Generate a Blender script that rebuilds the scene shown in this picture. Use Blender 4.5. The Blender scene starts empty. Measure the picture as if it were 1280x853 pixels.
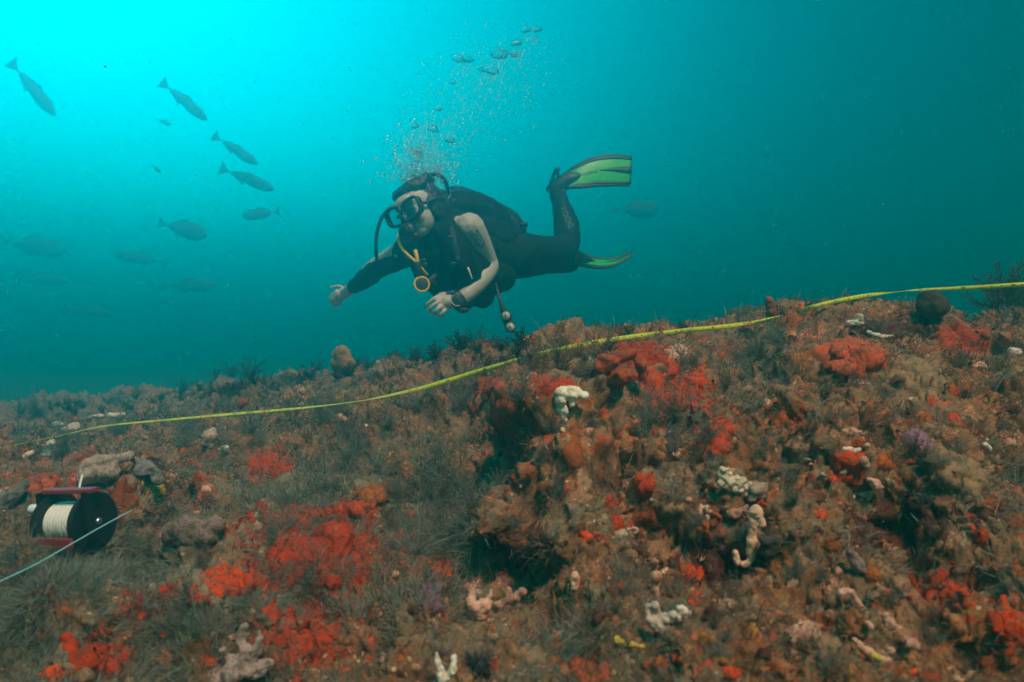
import bpy, bmesh, math, random
import numpy as np
from mathutils import Vector, Matrix
from mathutils.bvhtree import BVHTree

# ------------------------------------------------------------------ camera, world, sun, exposure
scene = bpy.context.scene
col = scene.collection
random.seed(7)
RNG = np.random.default_rng(7)
CAMZ = 1.0
F = 853.333                       # focal length in photo pixels (24 mm on a 36 mm sensor, 1280 px wide)
cam_data = bpy.data.cameras.new('camera')
cam_data.lens = 24.0; cam_data.sensor_width = 36.0
cam_data.clip_start = 0.02; cam_data.clip_end = 400.0
cam_data.dof.use_dof = True; cam_data.dof.focus_distance = 1.6; cam_data.dof.aperture_fstop = 5.6
cam = bpy.data.objects.new('camera', cam_data)
cam.location = (0, 0, CAMZ); cam.rotation_euler = (math.radians(90), 0, 0)
col.objects.link(cam); scene.camera = cam

STROBE_DIR = Vector((0.24, -0.46, 0.85)).normalized()      # towards the lamp that stands in for camera strobes
sun_el = math.asin(STROBE_DIR.z); sun_rot = math.atan2(STROBE_DIR.x, STROBE_DIR.y)
world = bpy.data.worlds.new('World'); scene.world = world; world.use_nodes = True
wn = world.node_tree; wn.nodes.clear()
w_out = wn.nodes.new('ShaderNodeOutputWorld'); w_bg = wn.nodes.new('ShaderNodeBackground')
w_sky = wn.nodes.new('ShaderNodeTexSky'); w_sky.sky_type = 'NISHITA'; w_sky.sun_disc = False
w_sky.sun_elevation = sun_el; w_sky.sun_rotation = sun_rot
# daylight that has come down through the sea: the sky filtered cyan, brightest round the patch of
# surface up to the left from which the light spreads, fading smoothly to all sides
w_geo = wn.nodes.new('ShaderNodeTexCoord')
w_dot = wn.nodes.new('ShaderNodeVectorMath'); w_dot.operation = 'DOT_PRODUCT'
GLOW = Vector((-0.55, 0.70, 0.42)).normalized()
w_dot.inputs[1].default_value = GLOW
wn.links.new(w_geo.outputs['Generated'], w_dot.inputs[0])
w_map = wn.nodes.new('ShaderNodeMapRange')
w_map.inputs['From Min'].default_value = -1.0; w_map.inputs['From Max'].default_value = 1.0
w_map.clamp = True
wn.links.new(w_dot.outputs['Value'], w_map.inputs['Value'])
w_pow = wn.nodes.new('ShaderNodeMath'); w_pow.operation = 'POWER'; w_pow.inputs[1].default_value = 12.0
wn.links.new(w_map.outputs[0], w_pow.inputs[0])
w_mad = wn.nodes.new('ShaderNodeMath'); w_mad.operation = 'MULTIPLY_ADD'
w_mad.inputs[1].default_value = 10.4; w_mad.inputs[2].default_value = 0.015
wn.links.new(w_pow.outputs[0], w_mad.inputs[0])
w_lum = wn.nodes.new('ShaderNodeRGBToBW')
wn.links.new(w_sky.outputs[0], w_lum.inputs[0])
w_mul = wn.nodes.new('ShaderNodeMath'); w_mul.operation = 'MULTIPLY'
wn.links.new(w_lum.outputs[0], w_mul.inputs[0]); wn.links.new(w_mad.outputs[0], w_mul.inputs[1])
w_tint = wn.nodes.new('ShaderNodeVectorMath'); w_tint.operation = 'SCALE'
w_tint.inputs[0].default_value = (0.0, 0.80, 1.07)
wn.links.new(w_mul.outputs[0], w_tint.inputs['Scale'])
wn.links.new(w_tint.outputs[0], w_bg.inputs['Color'])
w_bg.inputs['Strength'].default_value = 0.10
wn.links.new(w_bg.outputs[0], w_out.inputs['Surface'])

strobe_data = bpy.data.lights.new('strobe_sun', 'SUN')
strobe_data.energy = 5.0; strobe_data.angle = math.radians(12); strobe_data.color = (1.0, 0.60, 0.49)  # warm frontal lamp standing in for unseen camera strobes
strobe_sun = bpy.data.objects.new('strobe_sun', strobe_data)
strobe_sun.rotation_euler = (-STROBE_DIR).to_track_quat('-Z', 'Y').to_euler()
strobe_sun.location = (0, 0, 8); col.objects.link(strobe_sun)

scene.view_settings.view_transform = 'Standard'; scene.view_settings.look = 'None'
scene.view_settings.exposure = 0.58; scene.view_settings.gamma = 1.0
scene.view_settings.use_curve_mapping = False
scene.render.engine = 'CYCLES'
scene.cycles.max_bounces = 6; scene.cycles.diffuse_bounces = 2; scene.cycles.glossy_bounces = 3
scene.cycles.transmission_bounces = 6; scene.cycles.transparent_max_bounces = 8
scene.cycles.volume_bounces = 1
scene.cycles.use_denoising = True

# ------------------------------------------------------------------ small helpers
def P(px, py, d):
    """point that lies d metres ahead of the camera's position, for sizing things from the photograph"""
    return Vector(((px - 640) / F * d, d, CAMZ - (py - 426.5) / F * d))

def tag(o, label=None, cat=None, group=None, kind=None):
    if label: o['label'] = label
    if cat: o['category'] = cat
    if group: o['group'] = group
    if kind: o['kind'] = kind
    return o

def empty(name, loc=(0, 0, 0)):
    o = bpy.data.objects.new(name, None); o.location = loc; o.empty_display_size = 0.05
    col.objects.link(o); return o

def link_mesh(name, me, mat=None, parent=None, smooth=True):
    o = bpy.data.objects.new(name, me); col.objects.link(o)
    if mat is not None: me.materials.clear(); me.materials.append(mat)
    if smooth and len(me.polygons):
        me.polygons.foreach_set('use_smooth', [True] * len(me.polygons))
    if parent is not None:
        o.parent = parent
        o.matrix_parent_inverse = Matrix.Translation(-Vector(parent.location))
    return o

def mesh_np(name, V, Fc):
    me = bpy.data.meshes.new(name)
    V = np.asarray(V, np.float32); Fc = np.asarray(Fc, np.int32)
    me.vertices.add(len(V)); me.vertices.foreach_set('co', V.ravel())
    k = Fc.shape[1]
    me.loops.add(Fc.size); me.loops.foreach_set('vertex_index', Fc.ravel())
    me.polygons.add(len(Fc)); me.polygons.foreach_set('loop_start', np.arange(0, Fc.size, k, dtype=np.int32))
    me.update(calc_edges=True); return me

def set_color(me, rgb, name='tint'):
    a = me.color_attributes.new(name, 'FLOAT_COLOR', 'POINT')
    c = np.ones((len(me.vertices), 4), np.float32); c[:, :3] = rgb
    a.data.foreach_set('color', c.ravel())

# gradient noise in numpy
class Perlin:
    def __init__(s, seed):
        r = np.random.default_rng(seed)
        s.p = np.concatenate([r.permutation(256)] * 3).astype(np.int32)
        g = r.normal(size=(256, 3)); s.g = (g / np.linalg.norm(g, axis=1)[:, None]).astype(np.float32)
    def __call__(s, q):
        q = np.asarray(q, np.float32); i = np.floor(q).astype(np.int32); f = q - i; i &= 255
        w = f * f * f * (f * (f * 6 - 15) + 10); out = 0
        for dx in (0, 1):
            wx = w[:, 0] if dx else 1 - w[:, 0]; hx = s.p[i[:, 0] + dx]
            for dy in (0, 1):
                wy = w[:, 1] if dy else 1 - w[:, 1]; hy = s.p[hx + i[:, 1] + dy]
                for dz in (0, 1):
                    wz = w[:, 2] if dz else 1 - w[:, 2]; g = s.g[s.p[hy + i[:, 2] + dz]]
                    out = out + wx * wy * wz * (g[:, 0] * (f[:, 0] - dx) + g[:, 1] * (f[:, 1] - dy) + g[:, 2] * (f[:, 2] - dz))
        return out * 1.6
PN = [Perlin(k) for k in range(12)]
def fbm(q, freq, octv=4, seed=0, gain=0.5):
    out = 0; a = 1.0
    for k in range(octv):
        out = out + a * PN[(seed + k) % 12](q * freq + 17.3 * (seed + k)); freq *= 2.03; a *= gain
    return out
def worley(q, freq, seed=0):
    q = np.asarray(q, np.float32) * freq + 31.7 * seed
    i = np.floor(q).astype(np.int64); best = np.full(len(q), 9.0, np.float32); bid = np.zeros(len(q), np.int64)
    for dx in (-1, 0, 1):
        for dy in (-1, 0, 1):
            for dz in (-1, 0, 1):
                c = i + (dx, dy, dz)
                h = (c[:, 0] * 73856093) ^ (c[:, 1] * 19349663) ^ (c[:, 2] * 83492791) ^ (seed * 1013)
                h = (h * 2654435761) & 0xffffffff
                jx = (h & 1023) / 1023.0; jy = ((h >> 10) & 1023) / 1023.0; jz = ((h >> 20) & 1023) / 1023.0
                d = (c[:, 0] + jx - q[:, 0]) ** 2 + (c[:, 1] + jy - q[:, 1]) ** 2 + (c[:, 2] + jz - q[:, 2]) ** 2
                m = d < best; best = np.where(m, d, best); bid = np.where(m, h, bid)
    return np.sqrt(best), (bid & 0xffff) / 65535.0
def sstep(a, b, x):
    t = np.clip((x - a) / (b - a), 0, 1); return t * t * (3 - 2 * t)

# ------------------------------------------------------------------ materials
def new_mat(name):
    m = bpy.data.materials.new(name); m.use_nodes = True
    return m, m.node_tree.nodes, m.node_tree.links, m.node_tree.nodes['Principled BSDF']
def _noise(N, L, vec, scale, detail=5, rough=0.6, dist=0.0):
    n = N.new('ShaderNodeTexNoise'); n.inputs['Scale'].default_value = scale; n.inputs['Detail'].default_value = detail
    n.inputs['Roughness'].default_value = rough; n.inputs['Distortion'].default_value = dist
    L.new(vec, n.inputs['Vector']); return n.outputs['Fac']
def _ramp(N, L, fac, stops):
    r = N.new('ShaderNodeValToRGB'); e = r.color_ramp.elements
    while len(e) > 1: e.remove(e[-1])
    e[0].position = stops[0][0]; e[0].color = (*stops[0][1], 1)
    for p, c in stops[1:]:
        k = e.new(p); k.color = (*c, 1)
    L.new(fac, r.inputs[0]); return r.outputs[0]
def _mix(N, L, fac, a, b, mode='MIX'):
    m = N.new('ShaderNodeMix'); m.data_type = 'RGBA'; m.blend_type = mode
    for s, v in ((0, fac), (6, a), (7, b)):
        if hasattr(v, 'links') or hasattr(v, 'is_linked'): L.new(v, m.inputs[s])
        elif s == 0: m.inputs[0].default_value = v
        else: m.inputs[s].default_value = (*v, 1)
    return m.outputs[2]
def _range(N, L, v, a, b, c=0.0, d=1.0):
    m = N.new('ShaderNodeMapRange'); m.interpolation_type = 'SMOOTHSTEP'
    for k, x in zip(('From Min', 'From Max', 'To Min', 'To Max'), (a, b, c, d)): m.inputs[k].default_value = x
    L.new(v, m.inputs['Value']); return m.outputs[0]
def _math(N, L, op, a, b):
    m = N.new('ShaderNodeMath'); m.operation = op
    for s, v in ((0, a), (1, b)):
        if hasattr(v, 'is_linked'): L.new(v, m.inputs[s])
        else: m.inputs[s].default_value = v
    return m.outputs[0]
def plain(name, c, rough=0.6, var=0.25, scale=30, bump=0.15, bscale=120, metal=0.0, spec=0.4, c2=None):
    """a colour with grain, blotches and fine relief"""
    m, N, L, B = new_mat(name); tc = N.new('ShaderNodeTexCoord').outputs['Object']
    n = _noise(N, L, tc, scale, 6, 0.65)
    c2 = c2 or tuple(min(1, x * (1 + var)) for x in c); c1 = tuple(x * (1 - var) for x in c)
    L.new(_ramp(N, L, n, [(0.3, c1), (0.55, c), (0.75, c2)]), B.inputs['Base Color'])
    B.inputs['Roughness'].default_value = rough; B.inputs['Metallic'].default_value = metal
    B.inputs['Specular IOR Level'].default_value = spec
    if bump:
        b = N.new('ShaderNodeBump'); b.inputs['Strength'].default_value = bump; b.inputs['Distance'].default_value = 0.004
        L.new(_noise(N, L, tc, bscale, 4), b.inputs['Height']); L.new(b.outputs[0], B.inputs['Normal'])
    return m
def sponge_mat(name, c, c2, c3=None, scale=40, pores=220, bump=0.6, dirt=0.75):
    """living sponge: blotchy colour, fine pores, silt caught in patches"""
    m, N, L, B = new_mat(name); tc = N.new('ShaderNodeTexCoord').outputs['Object']
    n = _noise(N, L, tc, scale, 7, 0.7, 0.4)
    base = _ramp(N, L, n, [(0.30, c2), (0.48, c), (0.62, c), (0.80, c3 or c)])
    silt = _range(N, L, _noise(N, L, tc, scale * 2.1, 8, 0.8, 0.8), 0.47, 0.58)
    base = _mix(N, L, _math(N, L, 'MULTIPLY', silt, dirt), base, (0.10, 0.07, 0.045))
    oi = N.new('ShaderNodeObjectInfo'); base = _mix(N, L, 1.0, base, _ramp(N, L, oi.outputs['Random'], [(0.0, (0.62, 0.58, 0.58)), (0.35, (0.85, 0.85, 0.85)), (0.7, (1.0, 1.0, 1.0)), (1.0, (1.12, 1.25, 1.15))]), 'MULTIPLY')
    v = N.new('ShaderNodeTexVoronoi'); v.inputs['Scale'].default_value = pores; L.new(tc, v.inputs['Vector'])
    pore = _range(N, L, v.outputs['Distance'], 0.08, 0.3)
    base = _mix(N, L, pore, tuple(x * 0.45 for x in c2), base)
    L.new(base, B.inputs['Base Color']); B.inputs['Roughness'].default_value = 0.75
    B.inputs['Specular IOR Level'].default_value = 0.10
    b = N.new('ShaderNodeBump'); b.inputs['Strength'].default_value = bump; b.inputs['Distance'].default_value = 0.004
    h = _math(N, L, 'ADD', _noise(N, L, tc, pores * 0.5, 6, 0.7), _math(N, L, 'MULTIPLY', pore, 0.5))
    L.new(h, b.inputs['Height']); L.new(b.outputs[0], B.inputs['Normal'])
    return m
def tint_mat(name, rough=0.85, trans=0.0, var_scale=60):
    """takes its colour from each blade's own tint"""
    m, N, L, B = new_mat(name)
    a = N.new('ShaderNodeAttribute'); a.attribute_name = 'tint'
    tc = N.new('ShaderNodeTexCoord').outputs['Object']
    n = _noise(N, L, tc, var_scale, 3)
    L.new(_mix(N, L, 0.5, a.outputs['Color'], _ramp(N, L, n, [(0.3, (0.45, 0.45, 0.45)), (0.7, (1.3, 1.3, 1.3))]), 'MULTIPLY'), B.inputs['Base Color'])
    B.inputs['Roughness'].default_value = rough; B.inputs['Specular IOR Level'].default_value = 0.2
    if trans:
        t = N.new('ShaderNodeBsdfTranslucent'); L.new(a.outputs['Color'], t.inputs['Color'])
        mx = N.new('ShaderNodeMixShader'); mx.inputs[0].default_value = trans
        L.new(B.outputs[0], mx.inputs[1]); L.new(t.outputs[0], mx.inputs[2])
        L.new(mx.outputs[0], N['Material Output'].inputs['Surface'])
    return m
M = {}
M['red'] = sponge_mat('red_sponge', (0.62, 0.050, 0.005), (0.26, 0.016, 0.004), (0.66, 0.11, 0.012))
M['coral'] = sponge_mat('coral_red_sponge', (0.52, 0.085, 0.030), (0.24, 0.030, 0.012), (0.60, 0.18, 0.08))
M['orange'] = sponge_mat('orange_sponge', (0.36, 0.070, 0.010), (0.14, 0.03, 0.008), (0.46, 0.12, 0.02))
M['rust'] = sponge_mat('rust_sponge', (0.26, 0.075, 0.02), (0.12, 0.035, 0.012), (0.34, 0.12, 0.03))
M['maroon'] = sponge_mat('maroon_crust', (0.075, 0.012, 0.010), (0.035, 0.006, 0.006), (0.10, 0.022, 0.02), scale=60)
M['tan'] = sponge_mat('tan_sponge', (0.33, 0.19, 0.10), (0.22, 0.11, 0.06), (0.42, 0.26, 0.15), scale=25, bump=0.35)
M['pink'] = sponge_mat('pale_pink_sponge', (0.70, 0.36, 0.25), (0.52, 0.22, 0.14), (0.78, 0.48, 0.36), scale=45, pores=300, bump=0.5, dirt=0.38)
M['white'] = sponge_mat('white_sponge', (0.78, 0.62, 0.50), (0.58, 0.40, 0.29), (0.82, 0.70, 0.60), scale=45, pores=300, bump=0.5, dirt=0.38)
M['yellow'] = sponge_mat('yellow_sponge', (0.52, 0.36, 0.05), (0.32, 0.20, 0.03), (0.60, 0.46, 0.12))
M['purple'] = sponge_mat('purple_sponge', (0.27, 0.10, 0.17), (0.15, 0.05, 0.10), (0.36, 0.17, 0.24))
M['greyblue'] = sponge_mat('grey_blue_sponge', (0.27, 0.25, 0.24), (0.18, 0.14, 0.13), (0.34, 0.36, 0.36), scale=34, bump=0.9, dirt=0.8)
M['greypink'] = sponge_mat('grey_pink_sponge', (0.42, 0.27, 0.23), (0.30, 0.18, 0.15), (0.50, 0.38, 0.33), scale=38, bump=0.9, dirt=0.7)
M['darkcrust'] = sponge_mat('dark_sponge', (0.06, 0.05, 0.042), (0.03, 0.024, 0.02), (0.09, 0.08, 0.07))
M['greywhite'] = sponge_mat('grey_white_bryozoan', (0.60, 0.42, 0.31), (0.36, 0.23, 0.15), (0.68, 0.52, 0.41), pores=260, dirt=0.4)
M['bone'] = plain('bleached_branch', (0.60, 0.50, 0.38), 0.7, 0.3, 60, 0.4, 200)
M['blue'] = sponge_mat('blue_crust', (0.02, 0.025, 0.35), (0.01, 0.012, 0.2), (0.03, 0.05, 0.45))
M['turf'] = tint_mat('turf_filaments', 0.9, 0.25)
M['weed'] = tint_mat('weed_fronds', 0.7, 0.25, 30)
M['skin'] = plain('skin', (0.42, 0.37, 0.31), 0.5, 0.10, 14, 0.06, 200, c2=(0.48, 0.42, 0.35))
M['neoprene'] = plain('black_neoprene', (0.005, 0.010, 0.012), 0.8, 0.35, 40, 0.25, 300, spec=0.12)
M['nylon'] = plain('black_nylon', (0.004, 0.008, 0.010), 0.75, 0.4, 60, 0.4, 400, spec=0.12)
M['navy'] = plain('dark_navy_nylon', (0.006, 0.016, 0.036), 0.65, 0.4, 60, 0.4, 400, spec=0.3)
M['rubber'] = plain('black_rubber', (0.012, 0.012, 0.013), 0.45, 0.3, 50, 0.1, 200)
M['hair'] = plain('dark_hair', (0.018, 0.012, 0.009), 0.45, 0.5, 160, 0.5, 300)
M['yhose'] = plain('yellow_hose', (0.75, 0.42, 0.03), 0.5, 0.15, 30, 0.05)
M['fin_green'] = plain('lime_fin_blade', (0.035, 0.50, 0.045), 0.4, 0.15, 18, 0.05)
M['fin_black'] = plain('black_fin_rubber', (0.015, 0.017, 0.018), 0.5, 0.3, 40, 0.08)
M['steel'] = plain('steel', (0.55, 0.55, 0.53), 0.3, 0.15, 60, 0.1, metal=1.0)
M['dial'] = plain('dial_white', (0.44, 0.44, 0.40), 0.4, 0.06, 80, 0.0)
M['ink'] = plain('dark_ink', (0.012, 0.014, 0.02), 0.6, 0.2, 50, 0.0)
M['blue_ink'] = plain('blue_ink', (0.025, 0.075, 0.26), 0.6, 0.2, 50, 0.0)
M['pale_print'] = plain('pale_print', (0.07, 0.10, 0.105), 0.6, 0.2, 90, 0.0)
M['white_line'] = plain('white_braided_line', (0.72, 0.69, 0.62), 0.7, 0.12, 300, 0.5, 900)
M['cyan_line'] = plain('pale_line', (0.20, 0.50, 0.52), 0.6, 0.15, 300, 0.3, 900)
M['red_metal'] = plain('anodised_red', (0.34, 0.028, 0.045), 0.4, 0.2, 60, 0.1, metal=0.3)
M['white_plastic'] = plain('white_plastic', (0.78, 0.77, 0.73), 0.35, 0.08, 40, 0.03)
M['black_plastic'] = plain('black_plastic', (0.010, 0.010, 0.011), 0.4, 0.3, 60, 0.08)
M['fish'] = plain('fish_skin', (0.006, 0.11, 0.13), 0.8, 0.4, 14, 0.1, 200)
M['fish_belly'] = plain('fish_fin', (0.006, 0.10, 0.12), 0.8, 0.3, 30, 0.05)
M['eye'] = plain('eye_white', (0.6, 0.58, 0.54), 0.2, 0.05, 40, 0.0)
M['snow'] = plain('drifting_flake', (0.16, 0.30, 0.29), 0.8, 0.3, 80, 0.0)
def glass_mats():
    m, N, L, B = new_mat('mask_glass')
    g = N.new('ShaderNodeBsdfGlossy'); g.inputs['Roughness'].default_value = 0.05
    t = N.new('ShaderNodeBsdfTransparent'); t.inputs[0].default_value = (0.80, 0.88, 0.88, 1)
    mx = N.new('ShaderNodeMixShader')
    nz = _noise(N, L, N.new('ShaderNodeTexCoord').outputs['Object'], 40, 3)
    L.new(_range(N, L, nz, 0.3, 0.8, 0.05, 0.14), mx.inputs[0])
    L.new(t.outputs[0], mx.inputs[1]); L.new(g.outputs[0], mx.inputs[2])
    L.new(mx.outputs[0], N['Material Output'].inputs['Surface']); M['mask_glass'] = m
    m, N, L, B = new_mat('air_bubble')
    b = N.new('ShaderNodeBump'); b.inputs['Strength'].default_value = 0.35; b.inputs['Distance'].default_value = 0.004
    L.new(_noise(N, L, N.new('ShaderNodeTexCoord').outputs['Object'], 130, 2), b.inputs['Height'])
    g = N.new('ShaderNodeBsdfGlossy'); g.inputs['Roughness'].default_value = 0.12; g.inputs['Color'].default_value = (1, 1, 1, 1); L.new(b.outputs[0], g.inputs['Normal'])
    r = N.new('ShaderNodeBsdfRefraction'); r.inputs['IOR'].default_value = 0.92; r.inputs['Roughness'].default_value = 0.02; L.new(b.outputs[0], r.inputs['Normal'])
    lw = N.new('ShaderNodeLayerWeight'); lw.inputs['Blend'].default_value = 0.35; L.new(b.outputs[0], lw.inputs['Normal'])
    mx = N.new('ShaderNodeMixShader'); L.new(_range(N, L, lw.outputs['Facing'], 0.3, 0.95, 0.06, 0.7), mx.inputs[0])
    L.new(r.outputs[0], mx.inputs[1]); L.new(g.outputs[0], mx.inputs[2])
    L.new(mx.outputs[0], N['Material Output'].inputs['Surface']); M['bubble'] = m
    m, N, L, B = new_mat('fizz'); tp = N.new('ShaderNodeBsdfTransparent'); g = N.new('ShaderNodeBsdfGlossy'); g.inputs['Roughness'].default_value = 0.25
    nz = _noise(N, L, N.new('ShaderNodeTexCoord').outputs['Object'], 60, 2); L.new(_ramp(N, L, nz, [(0.3, (0.6, 0.9, 0.95)), (0.7, (0.8, 1, 1))]), g.inputs['Color'])  # cyan reflection of the water put into the gloss colour; air itself is colourless
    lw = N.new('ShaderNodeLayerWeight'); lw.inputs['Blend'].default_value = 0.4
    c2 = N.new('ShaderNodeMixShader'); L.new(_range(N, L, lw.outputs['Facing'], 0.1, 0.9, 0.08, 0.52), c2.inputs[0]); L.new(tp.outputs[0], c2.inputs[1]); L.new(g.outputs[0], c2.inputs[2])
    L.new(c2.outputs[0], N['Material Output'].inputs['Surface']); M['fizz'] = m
glass_mats()
def tape_material():
    m, N, L, B = new_mat('yellow_tape')
    uv = N.new('ShaderNodeUVMap').outputs[0]
    s = N.new('ShaderNodeSeparateXYZ'); L.new(uv, s.inputs[0]); u, v = s.outputs[0], s.outputs[1]
    def ticks(period, width, lo, hi):
        f = _math(N, L, 'FRACT', _math(N, L, 'DIVIDE', u, period), 0.0)
        a = _math(N, L, 'LESS_THAN', f, width / period)
        return _math(N, L, 'MULTIPLY', a, _math(N, L, 'MULTIPLY', _math(N, L, 'GREATER_THAN', v, lo), _math(N, L, 'LESS_THAN', v, hi)))
    t = _math(N, L, 'MAXIMUM', ticks(0.01, 0.0012, 0.0, 0.22), ticks(0.02, 0.004, 0.42, 0.70))
    t = _math(N, L, 'MAXIMUM', t, ticks(0.10, 0.009, 0.35, 0.78))
    t = _math(N, L, 'MULTIPLY', t, _range(N, L, _noise(N, L, N.new('ShaderNodeTexCoord').outputs['Object'], 70, 3), 0.40, 0.58, 0.05, 0.85))
    dirt = _noise(N, L, N.new('ShaderNodeTexCoord').outputs['Object'], 25, 5)
    yel = _ramp(N, L, dirt, [(0.3, (0.46, 0.46, 0.03)), (0.5, (0.66, 0.70, 0.04)), (0.75, (0.74, 0.78, 0.08))])
    colr = _mix(N, L, t, yel, (0.03, 0.03, 0.02))
    L.new(colr, B.inputs['Base Color']); B.inputs['Roughness'].default_value = 0.45
    tr = N.new('ShaderNodeBsdfTranslucent'); L.new(colr, tr.inputs['Color'])
    mx = N.new('ShaderNodeMixShader'); mx.inputs[0].default_value = 0.3
    L.new(B.outputs[0], mx.inputs[1]); L.new(tr.outputs[0], mx.inputs[2])
    L.new(mx.outputs[0], N['Material Output'].inputs['Surface'])
    M['tape'] = m
tape_material()

def reef_material():
    m, N, L, B = new_mat('reef_rock')
    tc = N.new('ShaderNodeTexCoord').outputs['Object']
    zo = N.new('ShaderNodeAttribute'); zo.attribute_name = 'tint'
    zs = N.new('ShaderNodeSeparateColor'); L.new(zo.outputs['Color'], zs.inputs[0])
    zfuzz, zdark, zwarm = zs.outputs[0], zs.outputs[1], zs.outputs[2]
    n1 = _noise(N, L, tc, 14, 9, 0.72, 0.6)
    c = _ramp(N, L, n1, [(0.28, (0.030, 0.020, 0.013)), (0.42, (0.085, 0.050, 0.028)), (0.52, (0.150, 0.092, 0.052)),
                         (0.60, (0.105, 0.056, 0.030)), (0.74, (0.23, 0.165, 0.11))])
    def patch(c, scale, lo, hi, colr, off, amt=1.0, gate=None, det=8):
        mp = N.new('ShaderNodeMapping'); mp.inputs['Location'].default_value = (off, off * 1.7, -off)
        L.new(tc, mp.inputs[0])
        f = _range(N, L, _noise(N, L, mp.outputs[0], scale, det, 0.68, 0.9), lo, hi)
        f = _math(N, L, 'MULTIPLY', f, amt)
        if gate is not None: f = _math(N, L, 'MULTIPLY', f, gate)
        return _mix(N, L, f, c, colr)
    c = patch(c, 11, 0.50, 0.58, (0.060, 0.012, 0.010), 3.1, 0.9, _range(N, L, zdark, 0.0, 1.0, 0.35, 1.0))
    c = patch(c, 9, 0.49, 0.58, (0.24, 0.080, 0.022), 7.7, 0.85, _range(N, L, zwarm, 0.0, 1.0, 0.25, 1.0))
    c = patch(c, 17, 0.52, 0.59, (0.29, 0.155, 0.085), 12.2, 0.8, _range(N, L, zwarm, 0.0, 1.0, 0.3, 1.0))
    c = patch(c, 21, 0.59, 0.63, (0.42, 0.035, 0.014), 21.4, 0.9)
    c = patch(c, 26, 0.60, 0.65, (0.46, 0.13, 0.03), 33.4, 0.8)
    c = patch(c, 31, 0.61, 0.65, (0.45, 0.28, 0.20), 51.4, 0.8)
    c = patch(c, 24, 0.61, 0.66, (0.16, 0.07, 0.10), 63.4, 0.7)
    c = patch(c, 19, 0.60, 0.66, (0.30, 0.22, 0.04), 71.4, 0.6)
    c = patch(c, 8, 0.42, 0.60, (0.17, 0.19, 0.145), 41.0, 0.8, zfuzz)
    c = patch(c, 13, 0.48, 0.60, (0.155, 0.150, 0.115), 47.0, 0.5)
    # small pale grains: shell bits, worm tubes, bryozoan specks
    v = N.new('ShaderNodeTexVoronoi'); v.inputs['Scale'].default_value = 120; v.inputs['Randomness'].default_value = 1
    L.new(tc, v.inputs['Vector'])
    vs = N.new('ShaderNodeSeparateColor'); L.new(v.outputs['Color'], vs.inputs[0])
    g = _math(N, L, 'MULTIPLY', _math(N, L, 'GREATER_THAN', vs.outputs[0], 0.90), _range(N, L, v.outputs['Distance'], 0.42, 0.25))
    c = _mix(N, L, _math(N, L, 'MULTIPLY', g, 0.75), c, _ramp(N, L, vs.outputs[1], [(0.0, (0.5, 0.4, 0.3)), (0.35, (0.45, 0.22, 0.15)), (0.6, (0.3, 0.06, 0.03)), (0.8, (0.35, 0.3, 0.2)), (1.0, (0.55, 0.5, 0.42))]))
    fine = _noise(N, L, tc, 190, 5, 0.75)
    c = _mix(N, L, 1.0, c, _ramp(N, L, fine, [(0.25, (0.46, 0.38, 0.34)), (0.5, (1.5, 1.2, 1.02)), (0.75, (2.2, 1.8, 1.55))]), 'MULTIPLY')
    L.new(c, B.inputs['Base Color']); B.inputs['Roughness'].default_value = 0.9
    B.inputs['Specular IOR Level'].default_value = 0.15
    b = N.new('ShaderNodeBump'); b.inputs['Strength'].default_value = 0.9; b.inputs['Distance'].default_value = 0.006
    h = _math(N, L, 'ADD', _noise(N, L, tc, 70, 8, 0.75, 0.5), _math(N, L, 'MULTIPLY', g, 0.25))
    L.new(h, b.inputs['Height']); L.new(b.outputs[0], B.inputs['Normal'])
    M['reef'] = m
reef_material()
M['seabed'] = plain('seabed_silt', (0.10, 0.085, 0.06), 0.9, 0.4, 3, 0.8, 20)

# ------------------------------------------------------------------ the reef: one displaced rocky sheet
# (column px, [(row, distance) ...]) read off the photograph: how the slope climbs to its crest
PROFILE = {
    -420: [(853, .80), (650, 1.10), (595, 1.7), (558, 2.8), (540, 4.2), (535, 6.0), (545, 7.5)],
    -150: [(853, .80), (650, 1.10), (585, 1.7), (548, 2.8), (527, 4.2), (515, 6.0), (525, 7.5)],
    60:   [(853, .76), (760, .86), (655, 1.04), (578, 1.65), (538, 2.8), (516, 4.2), (505, 6.0), (515, 7.5)],
    320:  [(853, .74), (720, .95), (605, 1.38), (543, 1.80), (503, 2.7), (485, 3.8), (482, 5.5), (505, 7.5)],
    480:  [(853, .73), (720, .95), (605, 1.36), (528, 1.78), (468, 2.5), (464, 3.2), (482, 5.0), (510, 7.5)],
    590:  [(853, .74), (720, .98), (620, 1.26), (520, 1.60), (462, 1.95), (446, 2.3), (495, 3.4), (530, 7.5)],
    665:  [(853, .70), (720, .86), (605, 1.00), (505, 1.20), (458, 1.50), (438, 2.1), (490, 3.2), (530, 7.5)],
    800:  [(853, .67), (720, .80), (605, .95), (505, 1.14), (450, 1.42), (430, 1.95), (480, 3.2), (525, 7.5)],
    960:  [(853, .65), (720, .78), (605, .94), (508, 1.14), (438, 1.48), (415, 1.9), (465, 3.2), (525, 7.5)],
    1120: [(853, .62), (700, .77), (565, .98), (462, 1.30), (405, 1.72), (398, 2.1), (455, 3.2), (520, 7.5)],
    1280: [(853, .60), (700, .75), (558, 1.0), (445, 1.40), (396, 1.85), (392, 2.2), (445, 3.2), (520, 7.5)],
    1500: [(853, .60), (700, .75), (558, 1.0), (445, 1.40), (388, 1.85), (385, 2.4), (435, 3.4), (515, 7.5)],
    1750: [(853, .60), (700, .75), (558, 1.0), (445, 1.40), (385, 1.85), (380, 2.6), (435, 3.6), (515, 7.5)],
}
ctl = np.array([tuple(P(px, r, d)) for px, rows in PROFILE.items() for r, d in rows])
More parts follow.
